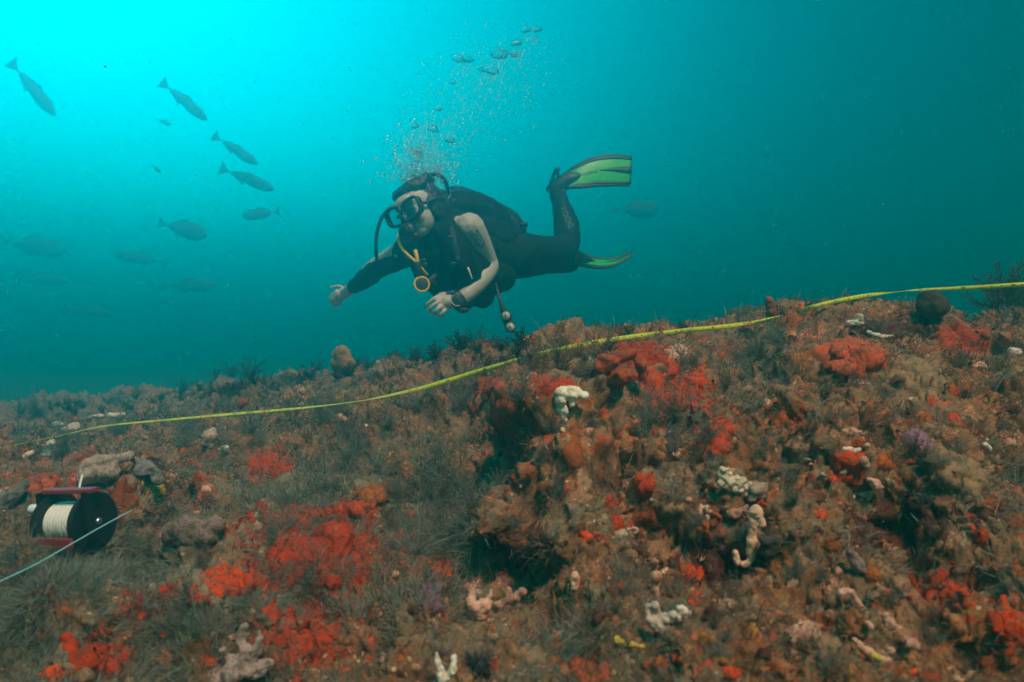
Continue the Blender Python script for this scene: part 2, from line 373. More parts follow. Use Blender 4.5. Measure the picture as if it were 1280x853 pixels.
def tps_fit(XY, Z, lam=2e-4):
    n = len(XY); r2 = ((XY[:, None] - XY[None]) ** 2).sum(-1)
    K = 0.5 * r2 * np.log(r2 + 1e-12) + lam * np.eye(n)
    A = np.zeros((n + 3, n + 3)); A[:n, :n] = K; A[:n, n] = 1; A[:n, n + 1:] = XY; A[n:, :n] = A[:n, n:].T
    return np.linalg.solve(A, np.concatenate([Z, [0, 0, 0]]))
# interpolate in a stretched plan so that far points do not swamp near ones
def warp(x, y): return np.stack([x / (0.35 + y), np.log(0.2 + y)], -1)
tw = tps_fit(warp(ctl[:, 0], ctl[:, 1]), ctl[:, 2]); tc_ = warp(ctl[:, 0], ctl[:, 1])
def base_z(x, y):
    q = warp(x, y); out = tw[len(tc_)] + q @ tw[len(tc_) + 1:]
    for k in range(len(tc_)):
        r2 = ((q - tc_[k]) ** 2).sum(-1); out = out + tw[k] * 0.5 * r2 * np.log(r2 + 1e-12)
    return out
NU, NY = 830, 590
us = np.concatenate([np.linspace(-1.7, -0.82, 50)[:-1], np.linspace(-0.82, 0.82, NU - 98), np.linspace(0.82, 1.7, 50)[1:]])
ys = np.concatenate([np.linspace(0.25, 0.55, 30)[:-1], np.exp(np.linspace(math.log(0.55), math.log(2.9), NY - 118)), np.exp(np.linspace(math.log(2.9), math.log(7.5), 90))[1:]])
NU, NY = len(us), len(ys)
UU, YY = np.meshgrid(us, ys)
GX = (UU * (0.12 + 0.88 * YY)).ravel() * 1.05; GY = YY.ravel()
GZ = base_z(GX, GY)
pos = np.stack([GX, GY, GZ], -1)
def grid_normals(p):
    g = p.reshape(NY, NU, 3)
    du = np.gradient(g, axis=1); dv = np.gradient(g, axis=0)
    n = np.cross(du, dv); n /= np.linalg.norm(n, axis=-1)[..., None] + 1e-12
    return n.reshape(-1, 3)
def project(p):
    d = np.maximum(p[:, 1], 0.05)
    return 640 + p[:, 0] / d * F, 426.5 - (p[:, 2] - CAMZ) / d * F, p[:, 1]
nrm = grid_normals(pos)
f1, id1 = worley(pos + 0.04 * np.stack([fbm(pos, 9, 2, s) for s in (1, 2, 3)], -1), 6.5, 1)
big = 0.075 * fbm(pos, 3.2, 3, 0) + 0.095 * (0.5 - f1) * (0.4 + id1) - 0.05 * sstep(0.25, 0.75, fbm(pos, 5.5, 3, 6))
amp = np.interp(GY, [0.25, 0.9, 1.6, 2.2, 4.0], [0.8, 1.0, 0.85, 0.7, 1.6])
pos = pos + nrm * (big * amp)[:, None]
# hollows and overhangs seen between the boulders: (px, py, radius px, depth m)
ppx, ppy, dep = project(pos)
HOLES = [(650, 620, 40, .06), (630, 720, 50, .06), (600, 690, 40, .04), (858, 525, 24, .04), (820, 700, 60, .025), (900, 720, 50, .025),
         (215, 640, 34, .07), (170, 690, 40, .04), (420, 560, 40, .04), (540, 520, 35, .02), (1000, 575, 40, .03), (1110, 640, 40, .03),
         (700, 780, 60, .03), (480, 690, 40, .035), (1230, 420, 40, .04), (390, 770, 60, .03), (560, 640, 30, .03), (600, 560, 30, .02)]
dent = np.zeros(len(pos))
for hx, hy, hr, hd in HOLES:
    q = ((ppx - hx) / hr) ** 2 + ((ppy - hy) / hr) ** 2
    dent -= hd * np.exp(-q) * (GY < 2.4)
LUMPS = [(700, 520, 60, .045), (800, 470, 60, .04), (620, 500, 40, .035), (1060, 450, 50, .04), (170, 610, 34, .06), (1000, 440, 60, .03), (820, 570, 40, .03),
         (240, 668, 34, .035), (450, 640, 40, .03), (940, 640, 40, .02), (780, 760, 50, .02), (330, 700, 70, .03), (1180, 560, 60, .03), (300, 480, 40, .03), (985, 398, 22, .035)]
for hx, hy, hr, hd in LUMPS:
    q = ((ppx - hx) / hr) ** 2 + ((ppy - hy) / hr) ** 2
    dent += hd * np.exp(-q) * (GY < 2.8)
pos = pos + grid_normals(pos) * dent[:, None]
for _ in range(10):                                # ease the tight folds that the hollows leave
    g = pos.reshape(NY, NU, 3).copy()
    g[1:-1, 1:-1] = 0.4 * g[1:-1, 1:-1] + 0.15 * (g[:-2, 1:-1] + g[2:, 1:-1] + g[1:-1, :-2] + g[1:-1, 2:])
    pos = g.reshape(-1, 3)
# rubble, knobs and growths
nrm = grid_normals(pos)
f2, id2 = worley(pos + 0.012 * np.stack([fbm(pos, 40, 2, s) for s in (4, 5, 6)], -1), 20, 2)
f3, id3 = worley(pos, 55, 3)
msk = sstep(-0.3, 0.4, fbm(pos, 5, 2, 7))
med = 0.016 * (0.5 - f2) * (0.2 + 1.3 * id2) + 0.0050 * (0.5 - f3) * (0.3 + 1.4 * id3) * (0.4 + msk) + 0.014 * fbm(pos, 18, 5, 3, 0.6)
pos = pos + nrm * (med * np.interp(GY, [0.5, 2.5, 5], [1.0, 1.25, 2.5]))[:, None]
side = np.stack([fbm(pos, 16, 3, s) for s in (2, 5, 8)], -1) * 0.010
pos = pos + side
nrm = grid_normals(pos)
pos = pos + nrm * (0.0034 * fbm(pos, 90, 3, 6) + 0.0028 * np.abs(fbm(pos, 150, 2, 9)))[:, None]
# the sheet's rim turns down into the seabed
edge = np.zeros((NY, NU)); edge[:, :6] = edge[:, -6:] = 1; edge[-8:] = 1; edge[:3] = 1
pos[:, 2] = np.where(edge.ravel() > 0, np.minimum(pos[:, 2], 0.05), pos[:, 2])
nrm = grid_normals(pos)
ppx, ppy, dep = project(pos)
ii = np.arange(NY * NU).reshape(NY, NU)
QUADS = np.stack([ii[:-1, :-1], ii[:-1, 1:], ii[1:, 1:], ii[1:, :-1]], -1).reshape(-1, 4)
reef_me = mesh_np('reef', pos, QUADS)
def blob(pts, base=0.0):
    out = np.full(len(pos), base)
    for x, y, rx, ry, a in pts: out += a * np.exp(-(((ppx - x) / rx) ** 2 + ((ppy - y) / ry) ** 2))
    return np.clip(out, 0, 1)
z_fuzz = blob([(200, 760, 230, 110, .9), (420, 640, 150, 70, .7), (560, 640, 60, 60, .6), (700, 820, 130, 50, .6), (830, 520, 60, 60, .5), (950, 450, 60, 60, .5), (1230, 640, 60, 60, .7), (250, 500, 200, 40, .5), (60, 790, 100, 80, .5)], 0.08)
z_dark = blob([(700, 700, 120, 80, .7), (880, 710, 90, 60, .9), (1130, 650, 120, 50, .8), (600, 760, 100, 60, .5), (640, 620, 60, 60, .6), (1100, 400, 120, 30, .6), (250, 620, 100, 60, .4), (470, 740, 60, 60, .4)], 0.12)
z_warm = blob([(1000, 600, 330, 260, .9), (720, 560, 120, 100, .8), (300, 820, 120, 60, .5), (1180, 800, 120, 60, .4)], 0.15)
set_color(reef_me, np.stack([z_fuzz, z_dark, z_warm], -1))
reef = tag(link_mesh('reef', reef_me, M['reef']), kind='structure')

# seabed beyond and below the reef, out to where the water hides it
n = 80
lin = np.sinh(np.linspace(-4.6, 4.6, n)) * 1.25
sx, sy = np.meshgrid(lin, lin)
sp = np.stack([sx.ravel(), sy.ravel() + 3, np.full(n * n, -0.05)], -1)
sp[:, 2] += 0.10 * fbm(sp, 0.4, 3, 4) * np.clip(np.hypot(sp[:, 0], sp[:, 1]) / 6, 0, 1)
si = np.arange(n * n).reshape(n, n)
sea_me = mesh_np('seabed', sp, np.stack([si[:-1, :-1], si[:-1, 1:], si[1:, 1:], si[1:, :-1]], -1).reshape(-1, 4))
tag(link_mesh('seabed', sea_me, M['seabed']), kind='structure')

def hit(px, py):
    """the nearest point of the reef that shows at a pixel: position, normal, distance"""
    for r in (2.0, 4.0, 8.0, 16.0, 40.0):
        k = np.nonzero((np.abs(ppx - px) < r) & (np.abs(ppy - py) < r) & (dep > 0.3))[0]
        if len(k):
            j = k[np.argmin(dep[k])]
            near = k[dep[k] < dep[j] + 0.06]
            j = near[np.argmin((ppx[near] - px) ** 2 + (ppy[near] - py) ** 2)]
            return Vector(pos[j]), Vector(nrm[j]), float(dep[j])
    d = 2.0; return P(px, py, d), Vector((0, 0, 1)), d

# ------------------------------------------------------------------ growths on the reef
def crust(name, label, cat, cx, cy, rx, ry, mat, thick=0.007, ragged=0.55, seed=0, group=None, freq=48):
    """an encrusting sheet that follows the rock: a lobed piece of the reef's own relief, raised and lumpy"""
    k = np.nonzero((np.abs(ppx - cx) < rx * 1.6) & (np.abs(ppy - cy) < ry * 1.6) & (dep > 0.3))[0]
    if len(k) < 12: return None
    _, _, d0 = hit(cx, cy)
    k = k[np.abs(dep[k] - d0) < 0.22]
    if len(k) < 12: return None
    q = np.hypot((ppx[k] - cx) / rx, (ppy[k] - cy) / ry) + ragged * (fbm(pos[k], freq, 4, seed % 12, 0.7) + 0.12 * fbm(pos[k], 190, 2, 5)) - 0.02
    r, c = np.divmod(k, NU); r0, r1, c0, c1 = r.min(), r.max(), c.min(), c.max()
    Q = np.full((r1 - r0 + 1, c1 - c0 + 1), 9.0); Q[r - r0, c - c0] = q
    ins = Q < 1.0
    cell = ins[:-1, :-1] | ins[:-1, 1:] | ins[1:, 1:] | ins[1:, :-1]
    cell &= (Q[:-1, :-1] < 8) & (Q[:-1, 1:] < 8) & (Q[1:, 1:] < 8) & (Q[1:, :-1] < 8)
    if cell.sum() < 6: return None
    lab = np.where(cell, np.arange(cell.size).reshape(cell.shape) + 1, 0)
    for _ in range(400):                            # separate the islands of the patch
        n_ = lab.copy()
        n_[1:] = np.maximum(n_[1:], lab[:-1]); n_[:-1] = np.maximum(n_[:-1], lab[1:]); n_[:, 1:] = np.maximum(n_[:, 1:], lab[:, :-1]); n_[:, :-1] = np.maximum(n_[:, :-1], lab[:, 1:])
        n_[1:, 1:] = np.maximum(n_[1:, 1:], lab[:-1, :-1]); n_[:-1, :-1] = np.maximum(n_[:-1, :-1], lab[1:, 1:]); n_[1:, :-1] = np.maximum(n_[1:, :-1], lab[:-1, 1:]); n_[:-1, 1:] = np.maximum(n_[:-1, 1:], lab[1:, :-1])
        n_ = np.where(cell, n_, 0)
        if (n_ == lab).all(): break
        lab = n_
    ids, cnts = np.unique(lab[lab > 0], return_counts=True); order = ids[np.argsort(-cnts)]; cnts = np.sort(cnts)[::-1]
    root = None
    for island, cnt in zip(order, cnts):
        if root is not None and (cnt < 10 or name == 'sponge_dab'): break
        rr, cc = np.nonzero(lab == island)
        gi = lambda a, b: (a + r0) * NU + (b + c0)
        quads = np.stack([gi(rr, cc), gi(rr, cc + 1), gi(rr + 1, cc + 1), gi(rr + 1, cc)], -1)
        uniq, inv = np.unique(quads, return_inverse=True)
        qq = Q[uniq // NU - r0, uniq % NU - c0]
        h = np.sqrt(np.clip(1.0 - qq, 0, 1)); p = pos[uniq]
        off = np.where(qq < 1.0, 0.0010 + 0.42 * thick * h * (1.0 + 0.7 * fbm(p, 50, 2, (seed + 3) % 12)), -0.004)
        V = p + nrm[uniq] * off[:, None]
        if root is None:
            base = V.mean(0); root = link_mesh(name, mesh_np(name, V - base, inv.reshape(-1, 4)), mat); root.location = base
            tag(root, label, cat, group)
        else: link_mesh('lobe', mesh_np('lobe', V, inv.reshape(-1, 4)), mat, root)
    return root

MARKS = [('coral-red pad', 1063, 446), ('orange tube sponge', 770, 465), ('pale folded sponge', 710, 505), ('horned pink sponge', 598, 760), ('knobbed pink sponge', 640, 752), ('big white sponge', 825, 778), ('white wedge sponge', 860, 770),
         ('tall flesh-pink finger', 940, 670), ('ruffled lace clump', 918, 604), ('pink club-shaped branch', 1068, 750), ('yellow-tipped slab', 1090, 818), ('mauve mound', 1146, 553), ('pitted tan sponge', 1148, 474), ('curled tan sponge', 1210, 596),
         ('wide lower right crust', 1180, 738), ('large scarlet sheet', 388, 690), ('orange cushion', 466, 619), ('dark red patch', 340, 582), ('scarlet corner cross', 124, 822), ('line reel', 94, 652), ('dusty mound', 246, 665), ('pink branching sponge', 302, 830),
         ('scarlet lump', 806, 606), ('scarlet hanging sponge', 868, 490), ('central coral knob', 618, 508), ('yellow rod sponge', 786, 806), ('spiny urchin', 598, 840), ('red tongue', 1062, 586), ('mauve-grey oyster', 1071, 704), ('ear-shaped sponges', 140, 590),
         ('grey knobbly sponge', 262, 548), ('dusty cup sponge', 428, 452), ('tan plate sponge', 360, 472), ('bleached branch', 1074, 404), ('scarlet corner crust', 1258, 785), ('diver\'s gauges', 636, 402), ('tape gap', 985, 392), ('left frame edge', 0, 600)]
USED = {}
def placed(desc, x, y, limit=16):
    """a label that says which one: by the landmarks it lies beside"""
    near = sorted(MARKS, key=lambda m: (m[1] - x) ** 2 + (m[2] - y) ** 2)
    def rel(m):
        dx, dy = x - m[1], y - m[2]
        return ('right of' if dx > 0 else 'left of') if abs(dx) > abs(dy) * 1.2 else ('below' if dy > 0 else 'above')
    for m in near[:3]:
        for form in (f'{desc} {rel(m)} the {m[0]}', f'{desc} close {rel(m)} the {m[0]}' if (m[1] - x) ** 2 + (m[2] - y) ** 2 < 40 ** 2 else f'{desc} well {rel(m)} the {m[0]}'):
            if form not in USED and len(form.split()) <= limit: USED[form] = 1; return form
    for a in range(5):
        for b in range(a + 1, 6):
            form = f'{desc} between the {near[a][0]} and the {near[b][0]}'
            if form not in USED and len(form.split()) <= limit: USED[form] = 1; return form
    return f'{desc} {rel(near[0])} the {near[0][0]}'

PENDING = []
def remesh_obj(name, bm, mat, voxel, smooth=4, parent=None, loc=None, noise=0.0, nfreq=120, seed=0):
    """closed overlapping shells in bm become one continuous skin (baked in one go by bake_pending)"""
    me = bpy.data.meshes.new(name); bm.to_mesh(me); bm.free()
    if parent is None and loc is not None:
        me.transform(Matrix.Translation(-Vector(loc)))
    o = link_mesh(name, me, mat, parent)
    if parent is None and loc is not None: o.location = loc
    rm = o.modifiers.new('skin', 'REMESH'); rm.mode = 'VOXEL'; rm.voxel_size = voxel
    if smooth:
        sm = o.modifiers.new('soften', 'SMOOTH'); sm.iterations = smooth; sm.factor = 0.5
    PENDING.append((o, mat, noise, nfreq, seed)); return o
def bake_pending():
    bpy.context.view_layer.update()
    dg = bpy.context.evaluated_depsgraph_get(); done = []
    for o, mat, noise, nfreq, seed in PENDING:
        done.append(bpy.data.meshes.new_from_object(o.evaluated_get(dg)))
    for (o, mat, noise, nfreq, seed), me in zip(PENDING, done):
        o.modifiers.clear(); o.data = me; me.materials.clear(); me.materials.append(mat)
        nv = len(me.vertices)
        if nv:
            me.polygons.foreach_set('use_smooth', [True] * len(me.polygons))
            if noise:
                co = np.empty(nv * 3, np.float32); me.vertices.foreach_get('co', co); co = co.reshape(-1, 3)
                no = np.empty(nv * 3, np.float32); me.vertices.foreach_get('normal', no); no = no.reshape(-1, 3)
                co = co + no * (noise * fbm(co + np.array(o.location) * 3.1, nfreq, 3, seed % 12))[:, None]
                me.vertices.foreach_set('co', co.astype(np.float32).ravel()); me.update()
    PENDING.clear()

def bm_ball(bm, c, r, sub=2, scale=(1, 1, 1), rot=None):
    m = Matrix.Translation(Vector(c)) @ (rot.to_4x4() if rot else Matrix.Identity(4)) @ Matrix.Diagonal((r * scale[0], r * scale[1], r * scale[2], 1))
    bmesh.ops.create_icosphere(bm, subdivisions=sub, radius=1.0, matrix=m)
def bm_tube(bm, pts, radii, seg=10, caps=True, flat=None):
    """tapered tube through points; flat=(vector, factor) squashes the section along a direction"""
    pts = [Vector(p) for p in pts]; rings = []; up = Vector((0.13, 0.31, 0.94))
    for i, p in enumerate(pts):
        t = (pts[min(i + 1, len(pts) - 1)] - pts[max(i - 1, 0)]).normalized()
        a = t.cross(up)
        if a.length < 1e-3: a = t.cross(Vector((1, 0, 0)))
        a.normalize(); b = t.cross(a).normalized(); up = a.cross(t) if abs(a.cross(t).dot(up)) > 0.1 else up
        ring = []
        for k in range(seg):
            an = 2 * math.pi * k / seg; off = (a * math.cos(an) + b * math.sin(an)) * radii[i]
            if flat: off -= flat[0] * off.dot(flat[0]) * (1 - flat[1])
            ring.append(bm.verts.new(p + off))
        rings.append(ring)
    for r0, r1 in zip(rings, rings[1:]):
        for k in range(seg): bm.faces.new((r0[k], r0[(k + 1) % seg], r1[(k + 1) % seg], r1[k]))
    if caps:
        bm.faces.new(rings[0][::-1]); bm.faces.new(rings[-1])
def smooth_path(pts, n=6):
    """Catmull-Rom through tuples of any length"""
    A = [np.array(p, float) for p in pts]; out = []
    if len(A) < 3: 
        return [A[0] + (A[-1] - A[0]) * t for t in np.linspace(0, 1, n + 1)] if len(A) == 2 else A
    A = [2 * A[0] - A[1]] + A + [2 * A[-1] - A[-2]]
    for i in range(1, len(A) - 2):
        for t in np.linspace(0, 1, n, endpoint=False):
            out.append(0.5 * (2 * A[i] + (A[i + 1] - A[i - 1]) * t + (2 * A[i - 1] - 5 * A[i] + 4 * A[i + 1] - A[i + 2]) * t * t
                              + (3 * A[i] - A[i - 1] - 3 * A[i + 1] + A[i + 2]) * t ** 3))
    out.append(A[-2]); return out
def limb(bm, pts, n=5, seg=12, flat=None):
    """a tapering limb through (x,y,z,r) points with rounded ends"""
    q = smooth_path(pts, n)
    bm_tube(bm, [p[:3] for p in q], [max(p[3], 1e-4) for p in q], seg, True, flat)
    bm_ball(bm, q[0][:3], q[0][3] * 0.98, 2); bm_ball(bm, q[-1][:3], q[-1][3] * 0.98, 2)

def sponge(name, label, cat, strokes, mat, group=None, seed=0, rough=0.25, foot=None, parent=None):
    """lobed sponge built from strokes of (px, py, radius px[, metres towards the viewer]); foot = pixel where it grows from the rock"""
    fx, fy = foot or strokes[0][0][:2]
    hp, hn, d0 = hit(fx, fy)
    d0 = min(d0, float(np.percentile([hit(st[0], st[1])[2] for s in strokes for st in s], 8)))
    bm = bmesh.new(); mean_r = 0; cnt = 0
    rnd = random.Random(seed * 13 + int(fx))
    for s in strokes:
        pts = []
        for st in s:
            r = st[2] * d0 / F * 1.15; fwd = st[3] if len(st) > 3 else 0.0
            p = P(st[0], st[1], d0 - 0.8 * r - fwd + rnd.uniform(-0.3, 0.3) * r); r *= rnd.uniform(.75, 1.3); pts.append((*p, r)); mean_r += r; cnt += 1
        if len(pts) == 1: bm_ball(bm, pts[0][:3], pts[0][3], 2, (1, 1, rnd.uniform(0.8, 1.1)))
        else: limb(bm, pts, 4, 8, (Vector((0, 1, 0)), 0.7))
    mean_r /= cnt
    o = remesh_obj(name, bm, mat, max(0.0011, mean_r * 0.23), 2, None, hp, mean_r * rough, 0.5 / mean_r, seed)
    return tag(o, label, cat, group)

# -- encrusting sponges, by where the photograph shows them
CR = [
 ('encrusting_sponge', 'broad coral-red sponge pad below the tape on the right crest', 1063, 446, 48, 24, 'coral', .022, .30),
 ('encrusting_sponge', 'scarlet sponge sheet draped under the crest tape beside the orange tube sponge', 800, 446, 40, 18, 'red', .008, .75),
 ('encrusting_sponge', 'scarlet lobed sponge hanging beside the dark hollow at centre right', 866, 488, 22, 28, 'red', .012, .65),
 ('encrusting_sponge', 'bright red sponge tongue running down below the dark hollow', 892, 545, 27, 26, 'red', .016, .50),
 ('encrusting_sponge', 'thin red sponge film between two tufts left of the dark hollow', 826, 490, 26, 36, 'red', .003, 1.0),
 ('encrusting_sponge', 'coral-pink sponge crust on the knob just below the middle of the tape', 618, 508, 34, 34, 'coral', .012, .55),
 ('encrusting_sponge', 'pale red sponge crust capping the knob nearest the tape at centre', 606, 484, 24, 13, 'coral', .012, .35),
 ('encrusting_sponge', 'three small red sponge spots on turf right of the central knob', 690, 483, 26, 14, 'red', .006, .80),
 ('encrusting_sponge', 'rusty orange sponge streak below the pale folded sponge', 716, 565, 14, 32, 'orange', .010, .50),
 ('encrusting_sponge', 'rounded scarlet sponge lump low on the slope right of centre', 806, 606, 14, 14, 'red', .020, .25),
 ('encrusting_sponge', 'large scarlet sponge sheet spread over the near left slope', 388, 690, 92, 62, 'red', .008, .85),
 ('encrusting_sponge', 'red sponge branch reaching down left from the large scarlet sheet', 292, 728, 36, 20, 'red', .010, .55),
 ('encrusting_sponge', 'lower scarlet sponge strips beneath the large scarlet sheet', 372, 795, 50, 42, 'red', .008, .80),
 ('encrusting_sponge', 'scarlet sponge cushion at the top end of the large scarlet sheet', 442, 637, 28, 12, 'red', .014, .35),
 ('encrusting_sponge', 'bright orange sponge cushion above the large scarlet sheet', 466, 619, 22, 14, 'orange', .016, .35),
 ('encrusting_sponge', 'dark red sponge patch in the hollow below the left stretch of tape', 340, 582, 30, 20, 'red', .009, .50),
 ('encrusting_sponge', 'scarlet sponge cross in the bottom left corner', 124, 822, 46, 30, 'red', .012, .62),
 ('encrusting_sponge', 'brick-red sponge block behind the white reel knob', 54, 606, 22, 16, 'coral', .016, .35),
 ('encrusting_sponge', 'dull red sponge smear on the turf above the reel', 112, 572, 22, 8, 'coral', .006, .50),
 ('encrusting_sponge', 'small red sponge flecks between reel line and scarlet sheet', 200, 752, 44, 20, 'red', .005, .90),
 ('encrusting_sponge', 'orange-red sponge crust beneath the orange rock above the reel', 252, 606, 12, 16, 'coral', .008, .60),
 ('encrusting_sponge', 'red sponge tongue above the purple sponge on the right slope', 1062, 586, 22, 22, 'red', .014, .45),
 ('encrusting_sponge', 'wide scarlet crust on the lower right slope', 1180, 738, 38, 24, 'red', .008, .65),
 ('encrusting_sponge', 'scarlet crust in the lower right corner against the frame edge', 1258, 785, 36, 28, 'red', .008, .70),
 ('encrusting_sponge', 'dim crimson crust in the shade of the right crest', 1205, 424, 34, 18, 'red', .006, .70),
 ('encrusting_sponge', 'small coral-red sponge cushion high on the right slope', 1200, 486, 13, 10, 'coral', .012, .25),
 ('encrusting_sponge', 'orange sponge crust midway down the right slope', 988, 520, 26, 22, 'orange', .008, .70),
 ('encrusting_sponge', 'red-brown sponge crust at the bottom edge right of centre', 728, 838, 32, 18, 'coral', .010, .60),
 ('encrusting_sponge', 'round coral sponge button near the bottom edge', 846, 826, 9, 8, 'coral', .018, .15),
 ('encrusting_sponge', 'orange-red crust above the big white sponge', 812, 652, 26, 16, 'coral', .008, .65),
 ('encrusting_sponge', 'small red triangle of sponge above the white finger sponges', 733, 670, 10, 7, 'red', .014, .30),
 ('encrusting_sponge', 'crimson crust left of the horned pink sponge', 556, 712, 14, 14, 'red', .010, .60),
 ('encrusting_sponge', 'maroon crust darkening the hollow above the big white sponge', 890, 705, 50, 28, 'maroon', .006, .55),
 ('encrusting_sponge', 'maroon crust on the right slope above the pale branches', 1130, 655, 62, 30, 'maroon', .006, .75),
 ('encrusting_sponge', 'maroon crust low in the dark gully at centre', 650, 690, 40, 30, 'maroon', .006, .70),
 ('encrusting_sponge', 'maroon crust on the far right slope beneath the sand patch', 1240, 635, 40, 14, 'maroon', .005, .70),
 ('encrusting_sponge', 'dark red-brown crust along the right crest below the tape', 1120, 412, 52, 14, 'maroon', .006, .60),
 ('encrusting_sponge', 'smooth tan sponge with a dark pit on the right slope', 1148, 474, 38, 34, 'tan', .008, .45),
 ('encrusting_sponge', 'smooth tan sponge curled in a ring at the right edge', 1210, 596, 34, 22, 'tan', .010, .45),
 ('encrusting_sponge', 'mauve sponge mound on the right slope', 1146, 553, 17, 15, 'purple', .018, .30),
 ('encrusting_sponge', 'faint mauve crust near the lower left scarlet strips', 535, 745, 18, 24, 'purple', .006, .50),
 ('encrusting_sponge', 'orange sponge growing on the shaded rock behind the reel', 153, 622, 18, 24, 'orange', .010, .50),
 ('encrusting_sponge', 'mustard yellow crust on the shaded rock behind the reel', 192, 613, 13, 12, 'yellow', .008, .50),
 ('encrusting_sponge', 'rust-brown crust under the pale folded sponge', 668, 530, 26, 26, 'rust', .006, .80),
 ('encrusting_sponge', 'rust-brown crust across the slope below the tape gap', 930, 560, 40, 26, 'rust', .005, .85),
 ('encrusting_sponge', 'rust-orange crust left of the bottom pink branching sponge', 252, 812, 26, 18, 'rust', .006, .80),
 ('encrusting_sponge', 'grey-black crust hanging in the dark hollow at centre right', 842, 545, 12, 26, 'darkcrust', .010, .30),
 ('encrusting_sponge', 'pink crust on the ridge just above the scarlet hollow sponge', 846, 440, 14, 9, 'pink', .014, .35),
 ('encrusting_sponge', 'pinkish crust on the ridge right of the scarlet sheet', 912, 440, 22, 10, 'coral', .012, .55),
 ('encrusting_sponge', 'orange crust halfway between tape gap and red pad', 990, 400, 16, 12, 'orange', .008, .60),
]
for i, (nm, lb, cx, cy, rx, ry, mt, th, rg) in enumerate(CR):
    crust(nm, lb, 'sponge', cx, cy, rx, ry, M[mt], th, rg, i * 5 + 1, 'encrusting sponges on the reef')
# small repeated dabs of colour that nothing tells apart
rs = random.Random(21)
dabs = [('red', 'small scarlet sponge dab', 34), ('orange', 'small orange sponge dab', 34), ('maroon', 'small maroon crust dab', 26),
        ('pink', 'small flesh-pink crust dab', 26), ('tan', 'small tan crust dab', 20)]
for mt, lb, cnt in dabs:
    for _ in range(cnt):
        x = rs.uniform(10, 1270); lo = np.interp(x, [0, 300, 640, 1000, 1280], [590, 560, 480, 430, 410]); y = rs.uniform(lo, 845)
        if mt in ('orange', 'tan', 'pink') and x < 560 and rs.random() < 0.6: x = rs.uniform(620, 1270); y = rs.uniform(520, 845)
        r = rs.uniform(4, 11) * (0.7 + 0.5 * (y - 400) / 450)
        crust('sponge_dab', placed(lb, x, y), 'sponge', x, y, r * rs.uniform(0.8, 1.8), r, M[mt], rs.uniform(.004, .010), .6, rs.randrange(99), mt + ' sponge dabs', 60)

